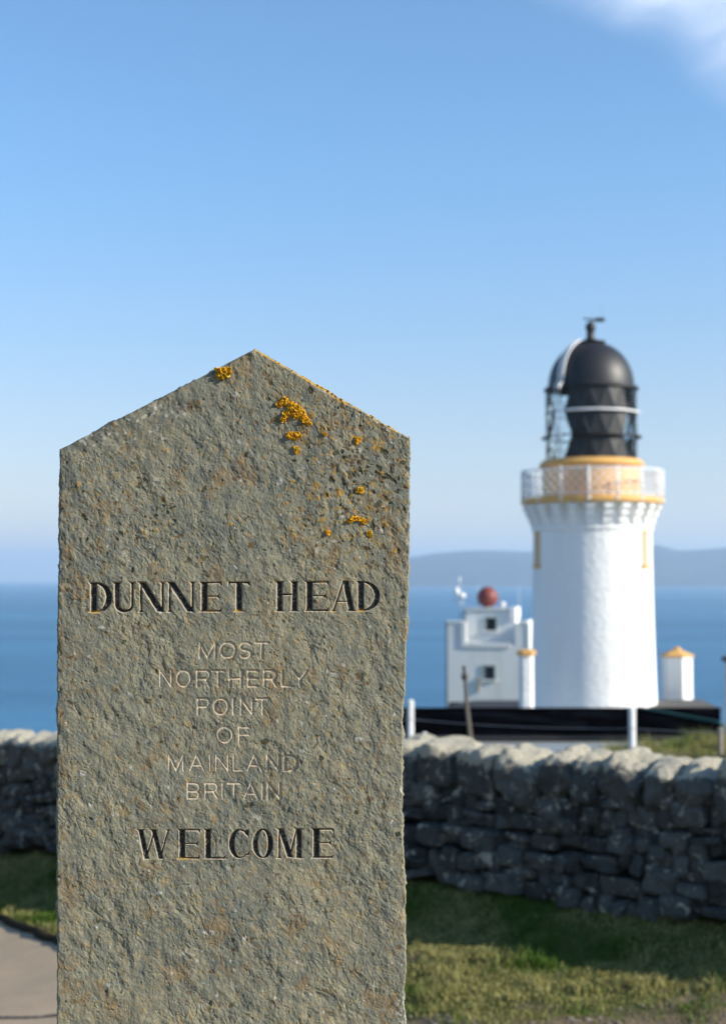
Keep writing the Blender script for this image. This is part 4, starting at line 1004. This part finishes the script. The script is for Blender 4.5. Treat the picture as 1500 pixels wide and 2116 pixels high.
for (pa, pb, ya, yb, dd_) in ((997, 1017, 1278, 1304, ub), (997, 1017, 1377, 1404, 0.0)):
    x0_, x1_ = X(pa), X(pb); za, zb = zs_(yb), zs_(ya)
    fm = MB()
    for (a_, b_, c_, d_) in ((x0_ - 0.10, x0_, za, zb + 0.1), (x1_, x1_ + 0.10, za, zb + 0.1), (x0_, x1_, zb, zb + 0.1)): fm.prism([(a_, c_), (b_, c_), (b_, d_), (a_, d_)], dd_ - 0.05, dd_ + 0.1, rotM)
    wf = fm.build('window', painted('grey window frame', (0.36, 0.42, 0.40), 0.6), sig)
    gm_ = MB(); gm_.prism([(x0_, za), (x1_, za), (x1_, zb), (x0_, zb)], dd_ - 0.012, dd_ + 0.1, rotM); gm_.build('pane', dglass, wf)
    sm_ = MB(); sm_.prism([(x0_ - 0.14, za - 0.10), (x1_ + 0.14, za - 0.10), (x1_ + 0.14, za - .002), (x0_ - 0.14, za - .002)], dd_ - 0.10, dd_ + 0.1, rotM); sm_.build('sill', swh, wf)
mb = MB(); mb.prism([(X(984), zs_(1430)), (X(986) + 0.05, zs_(1430)), (X(986) + 0.05, zs_(1400)), (X(984), zs_(1400))], -0.09, -0.001, rotM); mb.build('vent_pipe', painted('rusty cream', (0.5, 0.42, 0.3), 0.8), sig)
mb = MB(); mb.tube([rotM @ Vector((xl - 0.09, 0.4, GL)), rotM @ Vector((xl - 0.09, 0.4, zhigh + 0.1))], 0.06, 8); mb.tube([rotM @ Vector((xu0 - 0.07, ub + 0.25, zhigh - 0.7)), rotM @ Vector((xu0 - 0.07, ub + 0.25, zu))], 0.06, 8); mb.build('drainpipe', mat('dark drainpipe', (0.10, 0.14, 0.15), 0.6), sig)
# on its roof: red ball, mast with instruments, small dome, whip aerials
def spot(px, py, dloc):       # point at local depth dloc behind the front
    d = SDp + dloc; return P(px, py, d)
ball = thing('signal_ball', 'dull red ball on the flat roof of the signal station', 'signal ball', (*spot(1007, 1257, 2.5)[:2], zs_(1258)))
mb = MB(); q_ = spot(1007, 1234, 2.5); mb.sphere(q_, 21.5 * (SDp + 2.5) / FPX, 36, 22); mb.build('ball', painted('red ball paint', (0.21, 0.045, 0.035), 0.55, 0.1), ball)
mb = MB(); mb.tube([(q_[0], q_[1], zs_(1262)), (q_[0], q_[1], q_[2] - 0.4)], 0.16, 12); mb.build('mount', swh, ball)
st_ = thing('instrument_mast', 'pale mast with white instrument pods at the left end of the signal station roof', 'mast', (*spot(950, 1257, 2.2)[:2], zs_(1300)))
mb = MB(); q0, q1 = spot(952, 1290, 2.2), spot(949, 1188, 2.2); mb.tube([(q0[0], q0[1], zs_(1302)), (q1[0], q1[1], q1[2])], [0.05, 0.02], 6)
mb.tube([spot(936, 1240, 2.2), spot(962, 1248, 2.2)], 0.025, 6); mb.build('pole', mat('galvanised steel', (0.42, 0.45, 0.46), 0.5, 0.4), st_)
for (px, py, r, s_) in ((943, 1222, 0.19, (0.8, 0.8, 1.3)), (954, 1231, 0.22, (1, 1, 0.8)), (949, 1198, 0.06, (1, 1, 3))):
    mb = MB(); mb.sphere(spot(px, py, 2.2), r, 16, 10, s_); mb.build('instrument_pod', whitem, st_)
rdm = thing('rooftop_lamp', 'small pale dome on a short post right of the red ball', 'lamp', (*spot(1038, 1257, 2.4)[:2], zs_(1258)))
mb = MB(); mb.sphere(spot(1038, 1249, 2.4), 0.17, 14, 9); mb.build('dome', whitem, rdm); q_ = spot(1038, 1252, 2.4); mb = MB(); mb.tube([(q_[0], q_[1], zs_(1262)), (q_[0], q_[1], q_[2] - 0.05)], 0.08, 8); mb.build('post', swh, rdm)
for (px, py, lab) in ((987, 1205, 'thin aerial rising just left of the red ball'), (1072, 1206, 'thin aerial beside the lighthouse tower at the right end of the signal station')):
    mb = MB(); q1 = spot(px, py, 3.0); mb.tube([(q1[0], q1[1], zs_(1300)), (q1[0], q1[1], q1[2])], [0.03, 0.012], 6)
    o_ = mb.build('whip_aerial', mat('aerial grey', (0.5, 0.52, 0.52), 0.5), None); tag(o_, lab, 'aerial', 'whip aerials of the signal station')

# unseen pale sheet added round the tower to bounce sun onto its shaded side
yx = np.linspace(-26, 34, 61); yv = np.linspace(33, 65, 33); YX, YY = np.meshgrid(yx, yv)
yd = npmesh('bounce_sheet', np.stack([YX, YY, ground_z(YX, YY) + 0.05], -1).reshape(-1, 3), grid_faces(61, 33), painted('pale bounce sheet', (0.52, 0.50, 0.46), 0.9)); tag(yd, kind='structure')

# ================================================================ BLACK ROOFED BUILDING in front of the tower
def m_tar(nt, b):
    p = nt.pos(); n = nt.noise(0.9, 5, 0.65, nt.mapv(p, (0.5, 1, 1))); g = nt.noise(14, 4, 0.6, p)
    c = nt.mix(nt.step(n, 0.52, 0.72), (0.0012, 0.0012, 0.0018), (0.010, 0.013, 0.019)); nt.link(c, b.inputs['Base Color']); nt.link(nt.bump(g, 0.03, 0.6), b.inputs['Normal'])
tar = mat('tarred roofing', rough=0.95, spec=0.0, fn=m_tar)
kb_ = thing('keepers_store', 'long low store with black tarred roof and white wall, in front of the lighthouse', 'building', (*P(1160, 1530, 52)[:2], GL - 0.1))
d0, d1 = 52.0, 57.5
e0, e1 = P(700, 1523, d0), P(1491, 1524, d0); g0, g1 = P(690, 1462, d1), P(1487, 1462, d1)
ze, zr = (e0[2] + e1[2]) / 2, g0[2]
mb = MB(); t_ = 0.16
mb.add([(e0[0], d0, ze), (e1[0], d0, ze), (g1[0], d1, zr), (g0[0], d1, zr), (e0[0], d0, ze - t_), (e1[0], d0, ze - t_), (g1[0], d1, zr - t_), (g0[0], d1, zr - t_)], [(0, 1, 2, 3), (7, 6, 5, 4), (0, 4, 5, 1), (1, 5, 6, 2), (2, 6, 7, 3), (3, 7, 4, 0)])
roof = mb.build('roof', tar, kb_)
mb = MB(); mb.box(((e0[0] + e1[0]) / 2, d0 - 0.03, ze - 0.02), (e1[0] - e0[0] + 0.1, 0.06, 0.13)); mb.build('eaves_gutter', blackm, roof)
mb = MB(); mb.prism([(e0[0] + 0.15, GL - 0.2), (e1[0] - 0.15, GL - 0.2), (e1[0] - 0.15, ze - t_ - 0.002), (e0[0] + 0.15, ze - t_ - 0.002)], d0 + 0.2, d0 + 0.5); mb.prism([(e0[0] + 0.15, GL - 0.2), (e1[0] - 0.15, GL - 0.2), (e1[0] - 0.15, zr - t_ - 0.05), (e0[0] + 0.15, zr - t_ - 0.05)], d1 - 0.5, d1 - 0.2)
Mx = Matrix.Rotation(R(90), 4, 'Z')
for xx in (e0[0] + 0.15, e1[0] - 0.4): mb.add([(xx, d0 + 0.501, GL - 0.2), (xx + 0.25, d0 + 0.501, GL - 0.2), (xx + 0.25, d1 - 0.501, GL - 0.2), (xx, d1 - 0.501, GL - 0.2), (xx, d0 + 0.501, ze - t_ - .002), (xx + 0.25, d0 + 0.501, ze - t_ - .002), (xx + 0.25, d1 - 0.501, zr - t_ - 0.08), (xx, d1 - 0.501, zr - t_ - 0.08)], [(3, 2, 1, 0), (4, 5, 6, 7), (0, 1, 5, 4), (1, 2, 6, 5), (2, 3, 7, 6), (3, 0, 4, 7)])
mb.build('wall', painted('white wall render', (0.78, 0.79, 0.78), 0.8, 0.12), kb_)
mb = MB(); pr_ = [P(1345, 1468, 56.6), P(1400, 1480, 55.2), P(1500, 1498, 53.5)]
def roof_z(y): return ze + (zr - ze) * (y - d0) / (d1 - d0)
pts = []
for t in np.linspace(0, 1, 16):
    x = P(1320, 1466, 57.1)[0] * (1 - t) + P(1488, 1497, 54.2)[0] * t; y = 57.1 * (1 - t) + 54.2 * t; pts.append((x, y, roof_z(y) + 0.07))
mb.tube(pts, 0.06, 6); mb.build('roof_rope', mat('green rope', (0.012, 0.085, 0.075), 0.8), roof)
# annexe roofs showing above the store: left hump and right slate strip
def low_block(name, label, pa, pb, ytop, yb_, depth, dep2, m, hump=0.0):
    t = thing(name, label, 'building', (*P((pa + pb) / 2, ytop, depth)[:2], GL - 0.1)); A_, B_ = P(pa, yb_, depth), P(pb, yb_, depth); zt_ = P(pa, ytop, depth + dep2)[2]; zb_ = A_[2]
    n = 14; vs = []
    for j, (dy, zz) in enumerate(((0, zb_), (dep2, zt_), (dep2 + 2.5, zt_ - 0.8), (dep2 + 2.5, zt_ - 0.95), (0, zb_ - 0.15))):
        for i in range(n):
            s_ = i / (n - 1); vs.append((A_[0] + (B_[0] - A_[0]) * s_, depth + dy, zz + (hump * (min(1, s_ * 3) - 1) if j in (1,) else 0)))
    fs = [(j * n + i, j * n + i + 1, ((j + 1) % 5) * n + i + 1, ((j + 1) % 5) * n + i) for j in range(5) for i in range(n - 1)] + [tuple(j * n for j in range(5))[::-1], tuple(j * n + n - 1 for j in range(5))]
    mb = MB(); mb.add(vs, fs); mb.build('roof', m, t)
    mb = MB(); cx = (A_[0] + B_[0]) / 2; mb.box((cx, depth + (dep2 + 2.5) / 2, (GL - 0.2 + zb_ - 0.16) / 2), (B_[0] - A_[0] - 0.3, dep2 + 2.1, zb_ - 0.16 - GL + 0.2)); mb.build('wall', tar, t)
    return t
low_block('outbuilding', 'low outbuilding with a dark humped roof, in front of the signal station', 935, 1092, 1447, 1464, 66.0, 3.0, painted('dark felt roof', (0.022, 0.024, 0.03), 0.85), 0.25)
slate = painted('rough stone slates', (0.075, 0.068, 0.062), 0.9, 0.3, (0.14, 0.13, 0.11), 3.0, 0.03, 9, streak=False)
low_block('outbuilding', 'low outbuilding with a grey slate roof, behind the ochre-capped pillar on the right', 1350, 1490, 1446, 1464, 59.5, 3.5, slate)
# hexagonal white pillars with ochre caps
def pillar(label, cx, ytop, ycap, ybot, hw, depth, n=6, rot=0.0, apex=True):
    kk = depth / FPX; c = P(cx, ycap, depth); g = thing('vent_pillar', label, 'pillar', (c[0], c[1], GL - 0.1), 'white pillars with ochre caps by the lighthouse')
    r = hw * kk; mb = MB(); mb.lathe([(r, GL - 0.15), (r, c[2])], n, (c[0], c[1], 0), a0=rot, a1=rot + 2 * math.pi, smooth=False, capt=True); mb.build('shaft', white, g)
    zt_ = P(cx, ytop, depth)[2]; mb = MB(); pr = [(r, c[2] + 0.002), (r * 1.13, c[2] + 0.02), (r * 1.13, c[2] + 0.08), (r * 0.45, c[2] + (zt_ - c[2]) * 0.62), (r * 0.27, c[2] + (zt_ - c[2]) * 0.66), (r * 0.25, zt_ - 0.03), (r * 0.12, zt_)]
    if not apex: pr = [(r, c[2] + .002), (r * 1.3, c[2] + 0.03), (r * 1.3, zt_ - 0.05), (r * 0.8, zt_)]
    mb.lathe(pr, n, (c[0], c[1], 0), a0=rot, a1=rot + 2 * math.pi, smooth=False, capt=True, capb=True); mb.build('cap', ochre, g); return g
pillar('squat white six-sided pillar with a pointed ochre cap, right of the lighthouse tower', 1398, 1337, 1357, 1450, 31.5, 66.0, 6, R(8))
pillar('slender white pillar with a flat ochre cap, touching the left foot of the lighthouse tower', 1087, 1342, 1355, 1450, 15.0, 58.5, 6, R(30), apex=False)
ch = thing('chimney_stack', 'pale chimney stack with a dark cap, cut by the right edge of the view', 'chimney', (*P(1521, 1500, 50.5)[:2], GL - 0.1)); c = P(1521, 1368, 50.5)
mb = MB(); mb.box((c[0], c[1], (GL - 0.15 + c[2]) / 2), (0.72, 0.72, c[2] - GL + 0.15)); mb.build('stack', painted('grey-white chimney render', (0.50, 0.52, 0.53), 0.8, 0.2), ch)
mb = MB(); mb.box((c[0], c[1], c[2] + 0.10), (0.86, 0.86, 0.19), bev=0.03); mb.build('cap', painted('dark stone cap', (0.10, 0.08, 0.07), 0.9), ch)

# ================================================================ FENCE behind the wall
fence = thing('wire_fence', 'wire fence on white posts behind the dry-stone wall', 'fence', (*P(1076, 1530, 14.5)[:2], float(ground_z(*P(1076, 1530, 14.5)[:2]))))
posts = [(848, 1446, 15.0), (1305, 1462, 14.0), (1700, 1462, 13.3), (420, 1440, 16.0)]
for px, py, d in posts:
    t = P(px, py, d); gz = float(ground_z(t[0], t[1])); mb = MB(); mb.box((t[0], t[1], (gz - 0.25 + t[2]) / 2), (0.062, 0.062, t[2] - gz + 0.25), rz=0.3, bev=0.012)
    mb.build('post', painted('white post paint', (0.74, 0.74, 0.76), 0.6, 0.12, (0.4, 0.38, 0.35), 6), fence)
tops = [P(px, py, d) for px, py, d in posts]; tops.sort(key=lambda q: q[0])
wm = mat('galvanised wire', (0.34, 0.33, 0.36), 0.5, 0.6)
for k_, dzz in enumerate((0.20, 0.42, 0.64)):
    mb = MB(); pts = []
    for i in range(len(tops) - 1):
        for t in np.linspace(0, 1, 12, endpoint=False):
            q_ = tops[i] * (1 - t) + tops[i + 1] * t; pts.append((q_[0], q_[1] - 0.045, q_[2] - dzz - 0.03 * 4 * t * (1 - t)))
    mb.tube(pts, 0.0036, 5); mb.build('wire', wm, fence)
lpz = P(958, 1376, 13.0); lq = P(974, 1545, 12.8); mb = MB(); gz = float(ground_z(lq[0], lq[1]))
mb.tube([(lq[0] + (lq[0] - lpz[0]) * 1.2, lq[1], gz - 0.2), lq, (lpz[0] * .45 + lq[0] * .55, lpz[1], lpz[2] * .45 + lq[2] * .55), lpz], [0.026, 0.024, 0.022, 0.015], 8)
mb.sphere(P(960, 1398, 13.0), 0.032, 10, 8, (1, 1, 1.3))
o_ = mb.build('leaning_post', painted('weathered dark wood', (0.085, 0.075, 0.06), 0.9), None); tag(o_, 'thin dark post leaning left, in front of the signal station', 'post')
t = P(1488, 1503, 13.8); gz = float(ground_z(t[0], t[1])); mb = MB(); mb.box((t[0], t[1], (gz - 0.1 + t[2]) / 2), (0.038, 0.035, t[2] - gz + 0.1), bev=0.006, rz=0.2); o_ = mb.build('wooden_stake', painted('weathered pale wood', (0.30, 0.26, 0.22), 0.9), None); tag(o_, 'short weathered stake in the grass behind the wall at the right edge', 'stake')
t = P(877, 1519, 13.5); gz = float(ground_z(t[0], t[1])); mb = MB(); mb.tube([(t[0], t[1], gz - 0.1), (t[0], t[1], t[2])], 0.028, 8); mb.sphere(t, 0.030, 12, 8); o_ = mb.build('marker_peg', whitem, None); tag(o_, 'small white-topped peg just above the wall, right of the first white fence post', 'peg')

# ================================================================ GRASS AND GRAVEL
def blades(name, n, xr_, yr_, hrange, dens, cols, seed, base_dry=0.5):
    rg = np.random.default_rng(seed); x = rg.uniform(*xr_, n); y = rg.uniform(*yr_, n); keep_ = dens(x, y) > rg.random(n); x, y = x[keep_], y[keep_]; n = len(x)
    z = ground_z(x, y) - 0.004
    tuft = 0.45 + 1.5 * sstep(fbm(x * 4, y * 4, 9.0, 3, 0.6, 90), -0.3, 0.9) ** 1.5
    h = rg.uniform(*hrange, n) * tuft; w = rg.uniform(0.0016, 0.0034, n); a = rg.uniform(0, 6.283, n); le = rg.uniform(0.1, 0.9, n) * h; b = rg.uniform(0, 6.283, n)
    dx, dy = np.cos(a) * w, np.sin(a) * w; lx, ly = np.cos(b) * le, np.sin(b) * le
    v = np.zeros((n, 6, 3))
    for i, (t, ww) in enumerate(((0, 1), (0.5, 0.8), (1, 0.1))):
        cx, cy, cz = x + lx * t * t, y + ly * t * t, z + h * t * (1 - 0.15 * t)
        v[:, 2 * i] = np.stack([cx - dx * ww, cy - dy * ww, cz], 1); v[:, 2 * i + 1] = np.stack([cx + dx * ww, cy + dy * ww, cz], 1)
    f = np.array([[0, 1, 3, 2], [2, 3, 5, 4]])[None] + (np.arange(n) * 6)[:, None, None]
    o = npmesh(name, v.reshape(-1, 3), f.reshape(-1, 4), cols, smooth=False)
    dry = np.clip(base_dry + 1.0 * fbm(x * 1.8, y * 1.8, 4.0, 3, 0.5, 95) + rg.normal(size=n) * 0.22, 0, 1); vattr(o, 'dry', np.repeat(dry, 6))
    return o
def m_grass(nt, b):
    c = nt.mix(nt.step(nt.attr('dry'), 0.2, 0.85), (0.055, 0.112, 0.010), (0.280, 0.255, 0.090)); nt.link(c, b.inputs['Base Color'])
mgr = mat('grass blade', rough=0.65, spec=0.2, fn=m_grass)
def dens_f(x, y):
    s = (WY - WT * x - y) / math.hypot(1, WT)
    return (s > 0.24) * (1 - 0.93 * bare_mask(x, y)) * (x > path_edge(y) + 0.0) * (np.abs(x) < 0.30 * y + 0.6)
g1_ = blades('grass', 420000, (-3.4, 3.2), (4.9, 11.5), (0.018, 0.055), dens_f, mgr, 11); tag(g1_, kind='stuff')
def dens_b(x, y):
    s = (WY - WT * x - y) / math.hypot(1, WT); return (s < -0.3) * (np.abs(x) < 0.30 * y + 0.6)
g2_ = blades('rough_grass', 230000, (1.0, 6.0), (9.0, 19), (0.05, 0.13), dens_b, mgr, 12, 0.8); tag(g2_, kind='stuff')
# pebbles in the bare earth
rg = np.random.default_rng(5); PV = []; PF = []; off = 0; cs3 = cube_sphere(2)
for i in range(3600):
    x, y = rg.uniform(-0.2, 2.6), rg.uniform(4.9, 7.6)
    if float(bare_mask(x, y)) < rg.random() * 0.9 + 0.08: continue
    s_ = 0.004 + 0.013 * rg.random() ** 3; v = cs3[0] / np.linalg.norm(cs3[0], axis=1)[:, None] * s_ * rg.uniform(0.6, 1.3, 3) * np.array([1, 1, 0.6]) + rg.normal(size=(1, 3)) * 0
    v = v * (1 + 0.15 * rg.normal(size=(len(v), 1))); PV.append(v + np.array([x, y, float(ground_z(x, y)) + s_ * 0.1])); PF.append(cs3[1] + off); off += len(v)
def m_peb(nt, b): nt.link(nt.mix(nt.noise(30, 2, 0.5, nt.pos()), (0.13, 0.10, 0.075), (0.34, 0.28, 0.21)), b.inputs['Base Color'])
pb_ = npmesh('gravel', np.concatenate(PV), np.concatenate(PF), mat('pebble stone', rough=0.9, fn=m_peb)); tag(pb_, kind='stuff')

# ================================================================ HAZE over the firth
hz = bpy.data.materials.new('sea haze'); hz.use_nodes = True; t = NT(hz.node_tree); hz.node_tree.nodes.clear(); o = t.new('ShaderNodeOutputMaterial'); pv = t.new('ShaderNodeVolumePrincipled')
pv.inputs['Color'].default_value = (0.57, 0.745, 0.92, 1); pv.inputs['Density'].default_value = HAZE_DENSITY; pv.inputs['Anisotropy'].default_value = 0.2; t.link(pv.outputs[0], o.inputs['Volume'])
mb = MB(); mb.box((0, 0, (SEA_Z - 12 + 1000) / 2), (2 * RS + 2000, 2 * RS + 2000, 1000 - SEA_Z + 12)); ho = mb.build('haze', hz); tag(ho, kind='stuff')
